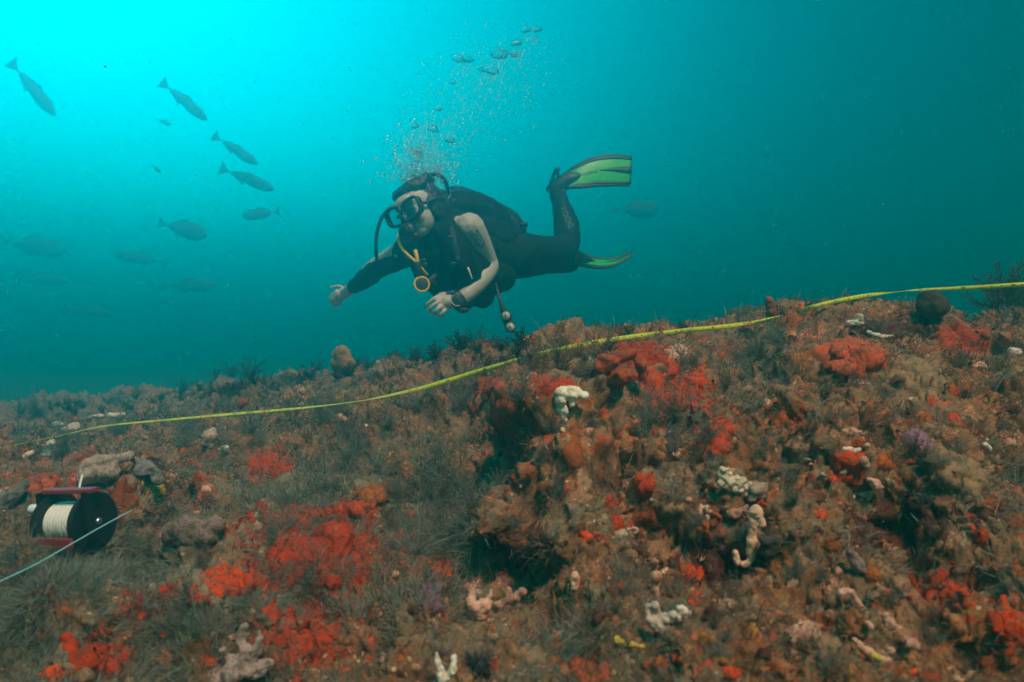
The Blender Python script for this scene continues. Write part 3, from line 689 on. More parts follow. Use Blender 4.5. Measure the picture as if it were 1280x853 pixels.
# -- standing and branching sponges
SP = [
 ('tube_sponge', 'orange-red tube sponge with a round mouth under the crest tape', [[(752, 462, 8), (770, 450, 9), (790, 443, 8)], [(750, 460, 7), (752, 448, 6)], [(770, 476, 10), (778, 470, 9, .02)], [(800, 455, 9), (803, 470, 6)]], 'coral', (775, 465)),
 ('folded_sponge', 'pale yellow and white folded sponge like a bent glove in mid slope', [[(702, 490, 6), (712, 488, 6), (722, 491, 5), (731, 496, 4)], [(702, 492, 6), (701, 505, 6), (704, 518, 5), (707, 525, 3)], [(715, 494, 5), (716, 506, 4)], [(700, 502, 7)]], 'white', (706, 512)),
 ('horned_sponge', 'pale pink sponge with two upright horns near the bottom edge', [[(590, 757, 9), (600, 765, 8), (598, 774, 5)], [(605, 757, 8)], [(589, 752, 6), (591, 740, 2.4), (592, 728, 1.4)], [(607, 752, 4), (612, 745, 3), (613, 739, 2)]], 'pink', (598, 764)),
 ('knobbed_sponge', 'pale pink knobbed sponge right of the horned pink sponge', [[(622, 757, 4), (633, 752, 5), (645, 748, 5)], [(637, 748, 4), (636, 737, 3.5)], [(646, 745, 5), (654, 740, 5)], [(645, 752, 4), (647, 762, 4), (652, 769, 3.5)]], 'pink', (638, 752)),
 ('finger_sponge', 'small pale pink finger sponge between the knobbed pink and orange ones', [[(718, 721, 4), (719, 730, 4.5), (717, 736, 3)]], 'pink', (718, 732)),
 ('finger_sponge', 'thin pale pink sliver sponge beside the small finger sponge', [[(711, 731, 1.8), (710, 740, 2), (711, 747, 1.2)]], 'pink', (711, 738)),
 ('cup_sponge', 'orange-pink two-lobed sponge left of the big white sponge', [[(765, 741, 4), (770, 736, 5), (776, 734, 4)], [(765, 737, 3), (766, 728, 2.5)], [(776, 733, 3), (778, 728, 2)], [(771, 744, 4)]], 'coral', (770, 740)),
 ('finger_sponge', 'upright pale pink finger standing above the big white sponge', [[(820, 720, 5), (819, 732, 4.5), (820, 742, 3.5), (821, 752, 2.5)]], 'pink', (820, 748)),
 ('lobed_sponge', 'big white lobed sponge low on the slope right of centre', [[(811, 758, 3), (812, 770, 5), (820, 777, 6)], [(820, 757, 4), (824, 768, 4), (832, 776, 6)], [(833, 768, 4), (842, 770, 5)], [(822, 784, 6), (829, 790, 6)], [(812, 772, 5), (822, 782, 6), (834, 785, 4)]], 'white', (822, 778)),
 ('wedge_sponge', 'white wedge-shaped sponge to the right of the big white sponge', [[(850, 760, 4), (856, 768, 6), (864, 772, 5), (870, 775, 3)], [(848, 772, 4), (858, 775, 4)]], 'white', (858, 772)),
 ('finger_sponge', 'tall flesh-pink finger sponge with a hooked foot on the right slope', [[(945, 640, 7), (943, 655, 6.5), (940, 668, 5.5), (940, 682, 5), (938, 698, 4.5), (929, 706, 4), (922, 703, 4)], [(922, 703, 4), (919, 692, 3.5)], [(949, 648, 5), (951, 655, 4)]], 'pink', (939, 690)),
 ('finger_sponge', 'small forked pink sponge left of the tall flesh-pink finger', [[(914, 643, 4), (922, 642, 4), (929, 638, 4), (933, 633, 3)], [(930, 640, 4), (934, 645, 3)]], 'pink', (924, 642)),
 ('nub_sponge', 'pink nub left of the small forked pink sponge', [[(893, 643, 3), (899, 647, 4)]], 'coral', (897, 646)),
 ('branch_sponge', 'pale pink club-shaped branch on the lower right slope', [[(1052, 741, 4.5), (1062, 738, 4.5), (1070, 750, 4), (1080, 765, 4.5)]], 'pink', (1068, 750)),
 ('branch_sponge', 'short pale pink wedge below right of the club-shaped branch', [[(1107, 770, 4), (1111, 779, 5), (1120, 785, 4), (1124, 785, 3)]], 'pink', (1112, 780)),
 ('branch_sponge', 'pale pink slab with a yellow tip near the bottom right', [[(1068, 800, 4), (1080, 812, 5), (1092, 822, 5.5), (1110, 828, 5)]], 'pink', (1088, 820)),
 ('nub_sponge', 'pink nub touching the top of the club-shaped branch slab', [[(1084, 779, 4), (1087, 783, 3.5)]], 'pink', (1085, 781)),
 ('nub_sponge', 'pink nub between the pink wedge and the yellow-tipped slab', [[(1113, 814, 4)]], 'pink', (1113, 815)),
 ('nub_sponge', 'pale pink nub right of the red tongue on the right slope', [[(1080, 576, 4.5), (1083, 581, 4)]], 'pink', (1081, 579)),
 ('nub_sponge', 'pale pink nub below the first one right of the red tongue', [[(1086, 600, 4), (1094, 606, 5), (1100, 609, 4)]], 'pink', (1092, 605)),
 ('nub_sponge', 'third pink nub in the row right of the red tongue', [[(1078, 618, 4), (1085, 620, 4)]], 'pink', (1081, 619)),
 ('flat_sponge', 'flat pale pink sponge above the mauve mound', [[(1056, 541, 4), (1066, 540, 4), (1074, 541, 3)]], 'pink', (1065, 541)),
 ('flat_sponge', 'second flat pale sponge below the first, left of the mauve mound', [[(1056, 562, 3), (1066, 564, 3.5), (1074, 563, 2.5)]], 'white', (1066, 564)),
 ('nub_sponge', 'pale knob at the foot of the scarlet hollow sponge', [[(1130, 780, 5), (1134, 775, 4)]], 'pink', (1131, 778)),
 ('ruffled_bryozoan', 'grey-white ruffled lace clump above the tall flesh-pink finger', [[(899, 594, 4), (904, 588, 4)], [(906, 598, 4), (912, 593, 4)], [(914, 603, 4), (921, 597, 4)], [(923, 606, 4), (929, 599, 4)], [(932, 610, 4), (938, 604, 4)], [(901, 604, 4), (908, 608, 4)], [(918, 612, 4), (926, 614, 3.5)], [(934, 618, 4), (939, 613, 4)], [(911, 586, 3), (917, 588, 3)]], 'greywhite', (918, 604)),
 ('shell', 'grey fluted shell tucked right of the ruffled lace clump', [[(940, 622, 6), (950, 613, 7), (956, 606, 5)], [(944, 612, 6), (952, 620, 5)]], 'greywhite', (948, 616)),
 ('honeycomb_sponge', 'round dark grey honeycomb sponge right of the tall flesh-pink finger', [[(957, 676, 9), (963, 684, 10), (958, 690, 8)], [(966, 674, 8)]], 'darkcrust', (961, 682)),
 ('oyster', 'long mauve-grey oyster shell lying on the right slope', [[(1063, 692, 5), (1068, 700, 7), (1075, 709, 6), (1082, 718, 3.5)]], 'greypink', (1071, 704)),
 ('cup_sponge', 'dusty pink cup sponge standing on the crest left of the diver', [[(428, 462, 8), (428, 454, 10), (428, 447, 11), (428, 443, 11)], [(437, 443, 3), (420, 443, 3)]], 'tan', (428, 458)),
 ('plate_sponge', 'tan plate sponge half hidden in weed on the left crest', [[(345, 474, 6), (356, 471, 8), (368, 470, 7), (380, 471, 5)]], 'tan', (360, 474)),
 ('pinnacle_sponge', 'pink pointed sponge on the crest right of the dusty cup', [[(471, 470, 7), (473, 462, 6), (473, 456, 4)], [(463, 466, 4)]], 'greypink', (471, 468)),
 ('branching_sponge', 'large pink branching sponge at the bottom edge left of centre', [[(292, 842, 12), (300, 828, 10), (306, 815, 8), (302, 800, 5), (306, 784, 4)], [(300, 832, 10), (285, 822, 6), (280, 812, 5)], [(310, 822, 8), (322, 812, 6), (325, 800, 4), (324, 790, 3)], [(312, 840, 9), (328, 836, 9), (338, 828, 5)], [(272, 848, 9), (262, 846, 6)]], 'greypink', (305, 836)),
 ('folded_sponge', 'pale two-leaved sponge with a yellow blush at the bottom edge', [[(546, 818, 3), (549, 832, 5), (553, 845, 5), (556, 852, 4)], [(567, 822, 3), (566, 836, 4.5), (561, 848, 4)]], 'white', (556, 840)),
 ('rod_sponge', 'short yellow rod sponge lying above the bottom edge', [[(772, 800, 5), (778, 803, 4), (790, 806, 3.5), (803, 809, 3)]], 'yellow', (786, 806)),
 ('finger_sponge', 'brown finger sponge sticking up on the crest at the tape gap', [[(964, 392, 7), (963, 384, 7), (962, 376, 6)]], 'rust', (964, 392)),
 ('ball_sponge', 'round dark brown sponge on the right crest under the tape', [[(1165, 380, 14), (1160, 376, 9), (1172, 384, 10)]], 'darkcrust', (1166, 388)),
 ('ear_sponge', 'grey-pink ear-shaped sponge with a pale rim above the reel', [[(106, 586, 7), (120, 582, 9), (136, 578, 8), (150, 574, 5), (163, 570, 3)], [(108, 596, 8), (122, 594, 12), (138, 590, 9)]], 'greypink', (125, 600)),
 ('ear_sponge', 'thin grey ear-shaped sponge right of the larger one above the reel', [[(168, 574, 4), (180, 580, 6), (190, 588, 6), (198, 600, 5)], [(178, 590, 7)]], 'greyblue', (182, 592)),
 ('mound_sponge', 'pale grey-pink mound with a dusty top on the left slope', [[(214, 668, 9), (232, 662, 13), (252, 660, 14), (272, 656, 11)], [(240, 672, 12), (262, 668, 10)]], 'greypink', (246, 668)),
 ('ear_sponge', 'slanting grey sponge ear at the left frame edge', [[(2, 630, 9), (14, 622, 9), (26, 612, 7), (33, 604, 4)]], 'greyblue', (16, 626)),
 ('nub_sponge', 'pink nub touching the left foot of the dusty mound', [[(203, 671, 5)]], 'pink', (203, 671)),
 ('nub_sponge', 'pale yellow bean-shaped sponge at the head of the left nub chain', [[(70, 532, 4.5), (76, 531, 4)]], 'white', (74, 533)),
 ('nub_sponge', 'long pale nub below right of the bean-shaped one on the left slope', [[(80, 538, 3.5), (88, 535, 4), (95, 534, 4)]], 'white', (88, 537)),
 ('nub_sponge', 'orange-pink nub beside the left end of the tape', [[(72, 545, 4.5)]], 'pink', (72, 546)),
 ('nub_sponge', 'pale curled nub lowest in the left nub chain', [[(65, 553, 4), (62, 561, 4), (58, 567, 3.5), (54, 569, 2.5)]], 'white', (62, 562)),
 ('nub_sponge', 'slim pale nub furthest left above the red block', [[(31, 573, 3), (37, 568, 3), (40, 566, 2)]], 'white', (35, 571)),
 ('nub_sponge', 'flat pale nub just above the left stretch of tape', [[(112, 522, 2.5), (120, 521, 3), (127, 521, 2)]], 'white', (119, 523)),
 ('nub_sponge', 'second flat pale nub right along the left tape', [[(137, 519, 3), (145, 519, 3), (154, 518, 2)]], 'white', (145, 521)),
 ('knobbed_sponge', 'grey knobbly sponge under the tape on the left slope', [[(258, 552, 5), (262, 545, 6), (266, 538, 4)], [(256, 545, 4)], [(268, 548, 4), (265, 558, 4)]], 'greywhite', (262, 550)),
 ('nub_sponge', 'pink round nub above the left stretch of tape', [[(302, 505, 5.5)]], 'coral', (302, 506)),
 ('nub_sponge', 'pale nub just under the tape left of centre', [[(297, 533, 4)]], 'pink', (297, 533)),
 ('nub_sponge', 'yellowish round nub touching the tape underside left of centre', [[(309, 529, 5)]], 'white', (309, 530)),
 ('nub_sponge', 'small mustard nub right of the yellowish round nub', [[(319, 537, 3.5)]], 'yellow', (319, 537)),
 ('nub_sponge', 'upright pink nub below the mustard nub', [[(313, 546, 3), (313, 553, 3)]], 'pink', (313, 551)),
 ('nub_sponge', 'white curled nub on dark turf left of the dark red patch', [[(277, 561, 3.5), (282, 560, 3)]], 'white', (279, 562)),
 ('nub_sponge', 'small pink nub on the weed under the plate sponge', [[(377, 489, 3), (379, 486, 2.5)]], 'pink', (378, 489)),
 ('nub_sponge', 'pinkish shell bit below the tape between the hydroids', [[(425, 522, 3.5), (431, 524, 3)]], 'pink', (428, 524)),
 ('nub_sponge', 'peach knob on turf beside the reel line', [[(135, 728, 4), (140, 736, 5), (146, 738, 4)]], 'pink', (140, 735)),
 ('nub_sponge', 'peach lump at the bottom edge of the scarlet corner cross', [[(98, 848, 6), (108, 845, 7), (115, 850, 5)]], 'tan', (105, 848)),
 ('dead_branch', 'bleached forked branch lying below the crest tape', [[(1060, 403, 2.5), (1070, 404, 3), (1080, 405, 2.5), (1091, 406, 2)], [(1072, 402, 2.5), (1076, 397, 3), (1073, 394, 2)]], 'bone', (1074, 406)),
 ('dead_branch', 'second bleached branch lower down the right crest', [[(1085, 415, 2.5), (1093, 418, 2.2), (1103, 421, 2.2), (1115, 420, 1.6)]], 'bone', (1098, 420)),
 ('shell', 'bright white shell chip at the far right below the crest', [[(1264, 439, 3), (1271, 441, 4), (1277, 442, 3)]], 'white', (1270, 442)),
 ('shell', 'pale oval shell chip on the brown slope far right', [[(1218, 458, 3.5), (1226, 457, 3.5), (1230, 458, 2.5)]], 'pink', (1223, 459)),
 ('shell', 'white shell chip on the sand patch at the right edge', [[(1231, 557, 4), (1237, 561, 3.5)]], 'white', (1234, 560)),
 ('worm_tube', 'white coiled worm tube above the maroon crust', [[(785, 662, 1.6), (792, 660, 1.8), (797, 663, 1.6), (793, 667, 1.5)]], 'white', (790, 664)),
 ('shell', 'round ribbed grey shell on the maroon crust rim', [[(775, 668, 7), (780, 666, 6)]], 'greywhite', (777, 668)),
 ('nub_sponge', 'white nub below the large pink wedge on the lower right', [[(1083, 582, 3)]], 'pink', (1075, 632)),
 ('blue_sponge', 'tiny vivid blue sponge sliver above the white finger sponge', [[(783, 717, 2), (790, 716, 2)]], 'blue', (787, 717)),
 ('blue_sponge', 'tiny vivid blue sponge sliver beside the lace clump', [[(891, 575, 1.6), (893, 570, 1.6)]], 'blue', (892, 573)),
]
SP = [s for s in SP if s[1] != 'white nub below the large pink wedge on the lower right' and 'knob at the foot of the scarlet hollow' not in s[1]]
for i, (nm, lb, st, mt, ft) in enumerate(SP):
    cat = {'shell': 'shell', 'oyster': 'shell', 'dead_branch': 'branch', 'worm_tube': 'worm tube', 'ruffled_bryozoan': 'bryozoan'}.get(nm, 'sponge')
    sponge(nm, lb, cat, st, M[mt], None, i, 0.42, ft)
bake_pending()
# the round mouth of the tube sponge: dark inner cup with a raised lip
d0 = hit(775, 465)[2] - 0.045
tube = next(o for o in bpy.data.objects if o.name.startswith('tube_sponge'))
bm = bmesh.new(); c = P(766, 472, d0); ring = []
for a in range(20): ring.append(c + Vector((math.cos(a * math.pi / 10) * .0085, -0.004, math.sin(a * math.pi / 10) * .0085)))
bm_tube(bm, ring + ring[:1], [.0032] * 21, 8, False)
me = bpy.data.meshes.new('osculum_lip'); bm.to_mesh(me); bm.free(); link_mesh('osculum_lip', me, M['coral'], tube)
bm = bmesh.new(); bm_ball(bm, c, .0078, 2, (1, .35, 1)); me = bpy.data.meshes.new('osculum'); bm.to_mesh(me); bm.free(); link_mesh('osculum', me, M['darkcrust'], tube)
# yellow edge on the folded sponge, yellow tip on the slab
for nm, pts in (('folded_sponge', [(704, 497, 2.5), (716, 491, 2.5), (727, 492, 2.5)]), ('branch_sponge.002', [(1092, 820, 4), (1100, 824, 4)])):
    own = bpy.data.objects.get(nm)
    if own:
        d = hit(pts[0][0], pts[0][1] + 6)[2] - 0.012; bm = bmesh.new()
        limb(bm, [(*P(x, y, d), r * d / F) for x, y, r in pts], 4, 8)
        me = bpy.data.meshes.new('yellow_edge'); bm.to_mesh(me); bm.free(); link_mesh('yellow_edge', me, M['yellow'], own)

# -- loose rubble, nubs and shell bits scattered over the slope
def lump_mesh(name, seed, mat, sq=(1, 1, 0.7)):
    bm = bmesh.new(); bmesh.ops.create_icosphere(bm, subdivisions=2, radius=1.0)
    co = np.array([v.co for v in bm.verts]); k = 1 + 0.6 * fbm(co + seed * 5.1, 1.1, 3, seed % 12)
    for v, f in zip(bm.verts, k): v.co = Vector((v.co.x * f * sq[0], v.co.y * f * sq[1], v.co.z * f * sq[2]))
    me = bpy.data.meshes.new(name); bm.to_mesh(me); bm.free(); me.materials.append(mat)
    me.polygons.foreach_set('use_smooth', [True] * len(me.polygons)); return me
kinds = [('sponge_nub', 'tiny pale pink nub', 'sponge', 'pink', 70, (2.0, 4.5), (1, 1, .8)),
         ('sponge_nub', 'tiny whitish nub', 'sponge', 'white', 50, (1.6, 3.6), (1, 1, .8)),
         ('sponge_nub', 'tiny orange nub', 'sponge', 'orange', 50, (1.8, 4.0), (1.2, .9, .6)),
         ('shell_chip', 'flat grey shell chip', 'shell', 'greywhite', 60, (2.0, 5.0), (1.2, .8, .35)),
         ('pebble', 'dark encrusted pebble', 'pebble', 'darkcrust', 30, (2.5, 5.0), (1.2, .9, .5)),
         ('pebble', 'rust-brown pebble', 'pebble', 'rust', 30, (2.5, 5.0), (1.2, .9, .5))]
for nm, lb, cat, mt, cnt, (ra, rb), sq in kinds:
    tmpl = [lump_mesh(nm, s, M[mt], sq) for s in range(4)]
    for j in range(cnt):
        x = rs.uniform(5, 1275); lo = np.interp(x, [0, 300, 640, 1000, 1280], [530, 500, 455, 412, 395]); y = lo + (848 - lo) * rs.random() ** 0.9
        hp, hn, d = hit(x, y); r = rs.uniform(ra, rb) * d / F * rs.choice((0.6, 0.8, 1.0, 1.0, 1.2))
        o = bpy.data.objects.new(nm, tmpl[j % 4]); col.objects.link(o)
        o.location = hp + hn * r * 0.05; o.scale = (r, r * rs.uniform(.7, 1.2), r)
        q = hn.to_track_quat('Z', 'Y').to_euler(); o.rotation_euler = (q.x + rs.uniform(-.4, .4), q.y + rs.uniform(-.4, .4), rs.uniform(0, 6.28))
        tag(o, placed(lb, x, y), cat, mt + ' ' + nm.replace('_', ' ') + 's on the reef')

# ------------------------------------------------------------------ turf: fine filaments over every surface (nobody could count them)
def filaments(name, count, lmin, lmax, wmin, wmax, palette, weight, lean=0.6, seed=0, droop=0.3):
    r = np.random.default_rng(seed)
    ok = np.nonzero((dep > 0.5) & (dep < 3.4) & (ppx > -300) & (ppx < 1620) & (ppy < 960))[0]
    w = weight(ok); w = np.clip(w, 0, None); w /= w.sum()
    k = r.choice(ok, count, p=w)
    jit = r.normal(size=(count, 3)) * 0.0015
    p0 = pos[k] + jit - nrm[k] * 0.001
    tuft = np.stack([fbm(pos[k], 45, 2, s) for s in (1, 4, 7)], -1)
    d = nrm[k] * 0.9 + np.array([0.10, 0, 0.35]) + tuft * 0.9 * lean + r.normal(size=(count, 3)) * lean * 0.55
    d /= np.linalg.norm(d, axis=1)[:, None]
    L = (lmin + (lmax - lmin) * r.random(count) ** 1.8) * (0.55 + 0.9 * sstep(-.4, .5, fbm(pos[k], 12, 2, 5)))
    W = wmin + (wmax - wmin) * r.random(count)
    dist = np.linalg.norm(p0 - np.array([0, 0, CAMZ]), axis=1); W = W * np.clip(dist, 0.7, 3.0)
    view = np.array([0.2, -1.0, 0.3]) + r.normal(size=(count, 3)) * 0.5
    sidev = np.cross(d, view); sidev /= np.linalg.norm(sidev, axis=1)[:, None] + 1e-9
    bend = r.normal(size=(count, 3)) * 0.35 + np.array([0.1, 0, -droop])
    p1 = p0 + d * (L * 0.5)[:, None] + bend * (L * 0.10)[:, None]
    p2 = p0 + d * (L * 0.95)[:, None] + bend * (L * 0.42)[:, None]
    h = sidev * (W * 0.5)[:, None]
    V = np.stack([p0 - h, p0 + h, p1 + h * .8, p1 - h * .8, p2], 1).reshape(-1, 3)
    b = np.arange(count)[:, None] * 5
    T = np.concatenate([b + [0, 1, 2], b + [0, 2, 3], b + [3, 2, 4]], 1).reshape(-1, 3)
    me = mesh_np(name, V, T)
    n1 = sstep(-.5, .5, fbm(pos[k], 9, 3, 2)); n2 = r.random(count)
    pal = np.array(palette); idx = np.clip(((0.65 * n1 + 0.35 * n2) * len(pal)).astype(int), 0, len(pal) - 1)
    c = pal[idx] * (0.65 + 0.7 * r.random(count))[:, None]
    set_color(me, np.repeat(c, 5, axis=0))
    o = link_mesh(name, me, M['turf'], smooth=False); return o
# thin out the turf where bright sponges sit so that they stay bare
bare = np.zeros(len(pos))
for nm, lb, cx, cy, rx, ry, mt, th, rg in CR:
    if mt in ('red', 'coral', 'orange', 'tan', 'purple'): bare = np.maximum(bare, np.exp(-(((ppx - cx) / rx) ** 2 + ((ppy - cy) / ry) ** 2) * 1.1))
for s_ in SP:
    for st in s_[2]:
        for q_ in st: bare = np.maximum(bare, 1.5 * np.exp(-(((ppx - q_[0]) ** 2 + (ppy - q_[1] - 3) ** 2) / (q_[2] * 1.15) ** 2)))
bare = np.minimum(bare, 1.6)
tn = sstep(-0.35, 0.35, fbm(pos, 7, 3, 8))
o = filaments('turf_algae', 120000, .006, .022, .0006, .0013, [(.10, .042, .020), (.155, .072, .036), (.205, .115, .062), (.235, .155, .092), (.15, .11, .062), (.19, .062, .024)],
              lambda k: (0.12 + tn[k]) * (1 - 0.6 * bare[k]) * (1 - 0.55 * z_warm[k]), 0.7, 3)
tag(o, 'short brown and olive algal turf covering the reef', 'algae', kind='stuff')
o = filaments('fuzzy_hydroid_turf', 110000, .012, .042, .0005, .0010, [(.15, .165, .125), (.20, .215, .165), (.17, .155, .115), (.24, .25, .20)],
              lambda k: (0.02 + z_fuzz[k] ** 1.5 * (0.2 + tn[k])) * (1 - 0.6 * bare[k]), 1.1, 4, 0.5)
tag(o, 'pale grey-green fuzzy hydroid growth on the near reef', 'hydroids', kind='stuff')
o = filaments('crest_weed', 26000, .010, .036, .0007, .0014, [(.020, .030, .018), (.035, .042, .022), (.05, .045, .025), (.028, .035, .024)],
              lambda k: np.clip((dep[k] - 1.5) * 1.6, 0, 1) * (0.1 + tn[k] ** 2) * np.interp(ppx[k], [700, 1000], [1.0, 0.25]), 1.1, 5, 0.3)
tag(o, 'low dark weed covering the crest of the reef', 'algae', kind='stuff')

# ------------------------------------------------------------------ hydroid bushes and weed plants, each its own thing
def plant_mesh(name, seed, height, n_stem, spread, pin, pin_len, width, colors, curl=0.2, leaf=False):
    """a bush of stems with feathery side shoots, all thin ribbons in real space"""
    r = random.Random(seed); V = []; T = []; Cc = []
    def ribbon(pts, w0, w1, c):
        b = len(V); nrmv = Vector((r.uniform(-1, 1), r.uniform(-1, 1), r.uniform(-.2, .2)))
        for i, p in enumerate(pts):
            t = (pts[min(i + 1, len(pts) - 1)] - pts[max(i - 1, 0)])
            s = t.cross(nrmv); s = s.normalized() if s.length > 1e-9 else Vector((1, 0, 0))
            w = (w0 + (w1 - w0) * i / (len(pts) - 1)) / 2
            V.append(p + s * w); V.append(p - s * w); Cc.extend([c, c])
        for i in range(len(pts) - 1):
            a = b + i * 2; T.append((a, a + 1, a + 3)); T.append((a, a + 3, a + 2))
    for s in range(n_stem):
        az = r.uniform(0, 6.283); tilt = spread * r.random() ** 0.7
        d = Vector((math.cos(az) * math.sin(tilt), math.sin(az) * math.sin(tilt), math.cos(tilt)))
        h = height * r.uniform(.55, 1.05); p = Vector((r.uniform(-1, 1), r.uniform(-1, 1), 0)) * height * .10
        pts = [p.copy()]; seg = 6; c = colors[r.randrange(len(colors))]; f = r.uniform(.7, 1.3); c = tuple(x * f for x in c)
        wob = Vector((r.uniform(-1, 1), r.uniform(-1, 1), r.uniform(-.5, .3))) * curl
        for i in range(seg):
            d = (d + wob / seg + Vector((r.gauss(0, 1), r.gauss(0, 1), r.gauss(0, .5))) * .10).normalized(); p = p + d * h / seg; pts.append(p.copy())
        ribbon(pts, width * 1.5, width * .7, c)
        for i in range(1, seg + 1):
            for _ in range(pin):
                q = pts[i - 1].lerp(pts[i], r.random()); dd = (pts[i] - pts[i - 1]).normalized()
                sd = Vector((r.gauss(0, 1), r.gauss(0, 1), r.gauss(0, 1))); sd = (sd - dd * sd.dot(dd)).normalized()
                ln = pin_len * r.uniform(.5, 1.1) * (1.15 - .6 * i / seg); e = (sd * .9 + dd * .55).normalized()
                m = q + e * ln * .5; t2 = m + (e * .6 + dd * .5).normalized() * ln * .5
                if leaf:
                    ribbon([q, m, t2], width * .8, width * 2.4, c)
                else:
                    ribbon([q, m, t2], width * .8, width * .4, c)
                    if r.random() < .5:
                        sd2 = (e.cross(dd) * r.choice((-1, 1)) + e * .7).normalized(); ribbon([m, m + sd2 * ln * .4], width * .6, width * .35, c)
    me = mesh_np(name, np.array(V), np.array(T)); set_color(me, np.array(Cc)); return me
GREY = [(.20, .205, .16), (.16, .15, .115), (.23, .225, .185)]
BROWN = [(.16, .115, .075), (.19, .145, .10), (.13, .10, .07)]
DARK = [(.020, .030, .018), (.030, .038, .020), (.040, .038, .022)]
TEMPL = {
 'feather_grey': [plant_mesh('hydroid_bush', s, 1.0, 11, 1.0, 9, .26, .013, GREY, .5) for s in range(3)],
 'feather_brown': [plant_mesh('hydroid_bush', s + 10, 1.0, 10, .75, 9, .20, .015, BROWN, .3) for s in range(3)],
 'wispy': [plant_mesh('hydroid_bush', s + 20, 1.0, 26, 1.25, 3, .22, .010, GREY, .9) for s in range(3)],
 'weed': [plant_mesh('weed_plant', s + 30, 1.0, 12, .8, 5, .24, .022, DARK, .35, True) for s in range(4)],
 'weedf': [plant_mesh('weed_plant', s + 50, 1.0, 14, .9, 10, .22, .012, DARK + [(.05, .04, .025)], .6) for s in range(4)],
}
for tl in TEMPL.values():
    for me in tl: me.materials.append(M['weed'] if me.name.startswith('weed') else M['turf'])
PCOUNT = [0]
def bush(kind, px, py, hpx, label, cat='hydroid', group='feathery hydroids on the reef', tilt=(0, 0)):
    hp, hn, d = hit(px, py); i = PCOUNT[0]; PCOUNT[0] += 1
    o = bpy.data.objects.new('weed_plant' if kind.startswith('weed') else 'hydroid_bush', TEMPL[kind][i % len(TEMPL[kind])]); col.objects.link(o)
    s = hpx * d / F; o.location = hp - hn * s * .03; o.scale = (s * rs.uniform(.8, 1.2), s * rs.uniform(.8, 1.2), s)
    o.rotation_euler = (tilt[0] + rs.uniform(-.15, .15), tilt[1] + rs.uniform(-.15, .15), rs.uniform(0, 6.28))
    return tag(o, label, cat, group)
for k, x, y, h, lb in [
 ('feather_brown', 702, 462, 50, 'tall brown feathery hydroid crossing in front of the tape at centre'),
 ('feather_brown', 745, 446, 38, 'brown feathery hydroid hiding the tape right of the tall one'),
 ('feather_brown', 676, 470, 36, 'low brown hydroid left of the tall feathery one'),
 ('feather_grey', 728, 470, 40, 'grey hydroid at the foot of the tall brown feathery one'),
 ('feather_grey', 560, 628, 66, 'grey plume hydroid standing before the dark gully'),
 ('feather_grey', 585, 640, 56, 'second grey plume hydroid right beside the gully plume'),
 ('feather_grey', 535, 606, 52, 'grey plume hydroid left of the gully plumes'),
 ('wispy', 478, 590, 50, 'wispy pale hydroid sprawling above the orange cushion'),
 ('wispy', 440, 575, 44, 'wispy pale hydroid left of the orange cushion'),
 ('wispy', 405, 618, 54, 'pale fluffy hydroid mat left of the scarlet cushion'),
 ('wispy', 360, 632, 48, 'pale fluffy hydroid mat above the dusty mound'),
 ('wispy', 520, 690, 60, 'pale wispy hydroid right of the large scarlet sheet'),
 ('wispy', 545, 655, 44, 'pale wispy hydroid beneath the grey plumes'),
 ('feather_grey', 838, 520, 44, 'grey-brown bushy hydroid left of the scarlet hanging sponge'),
 ('feather_grey', 812, 530, 40, 'bushy hydroid under the thin red film'),
 ('feather_grey', 950, 455, 44, 'grey bushy hydroid on the crest before the tape gap'),
 ('feather_grey', 975, 440, 40, 'grey bushy hydroid right at the tape gap'),
 ('feather_brown', 932, 428, 28, 'small brown hydroid under the narrowing tape'),
 ('wispy', 735, 535, 34, 'sprawling grey hydroid below the pale folded sponge'),
 ('wispy', 870, 655, 30, 'sprawling hydroid tangle over the maroon hollow'),
 ('wispy', 640, 660, 40, 'thin pale hydroid in the dark gully'),
 ('feather_grey', 590, 690, 44, 'pale hydroid low in the gully left side'),
 ('wispy', 180, 765, 46, 'fluffy grey-green hydroid below the reel'),
 ('wispy', 110, 745, 44, 'fluffy grey-green hydroid left below the reel line'),
 ('wispy', 250, 790, 44, 'fluffy grey-green hydroid above the pink branching sponge'),
 ('feather_grey', 700, 620, 34, 'brown-grey hydroid in mid slope above the red triangle'),
 ('wispy', 1100, 500, 30, 'short hydroid tuft between red pad and tan sponge'),
 ('feather_brown', 1030, 500, 30, 'short brown hydroid below the coral-red pad'),
 ('feather_brown', 985, 570, 30, 'short brown hydroid over the orange crust'),
 ]: bush(k, x, y, h * 1.25, lb)
for j in range(34):
    x = rs.choice((rs.uniform(380, 660), rs.uniform(20, 560), rs.uniform(660, 1000))); lo = np.interp(x, [0, 300, 640, 1000], [560, 530, 470, 430]); y = lo + (780 - lo) * rs.random()
    bush('feather_grey' if rs.random() < .7 else 'wispy', x, y, rs.uniform(36, 60), placed('bushy grey-green plume hydroid', x, y), group='bushy plume hydroids on the slope')
for j in range(190):
    x = rs.uniform(10, 1270); lo = np.interp(x, [0, 300, 640, 1000, 1280], [520, 490, 455, 412, 395]); y = lo + (845 - lo) * rs.random()
    if any(((x - c[2]) / c[4]) ** 2 + ((y - c[3]) / c[5]) ** 2 < 1.3 for c in CR if c[6] in ('red', 'coral', 'orange')): continue
    g = rs.random() < (0.75 if x < 640 else 0.45)
    bush('wispy' if g and rs.random() < .6 else ('feather_grey' if g else 'feather_brown'), x, y, rs.uniform(18, 42), placed('small feathery hydroid tuft', x, y), group='small hydroid tufts on the slope')
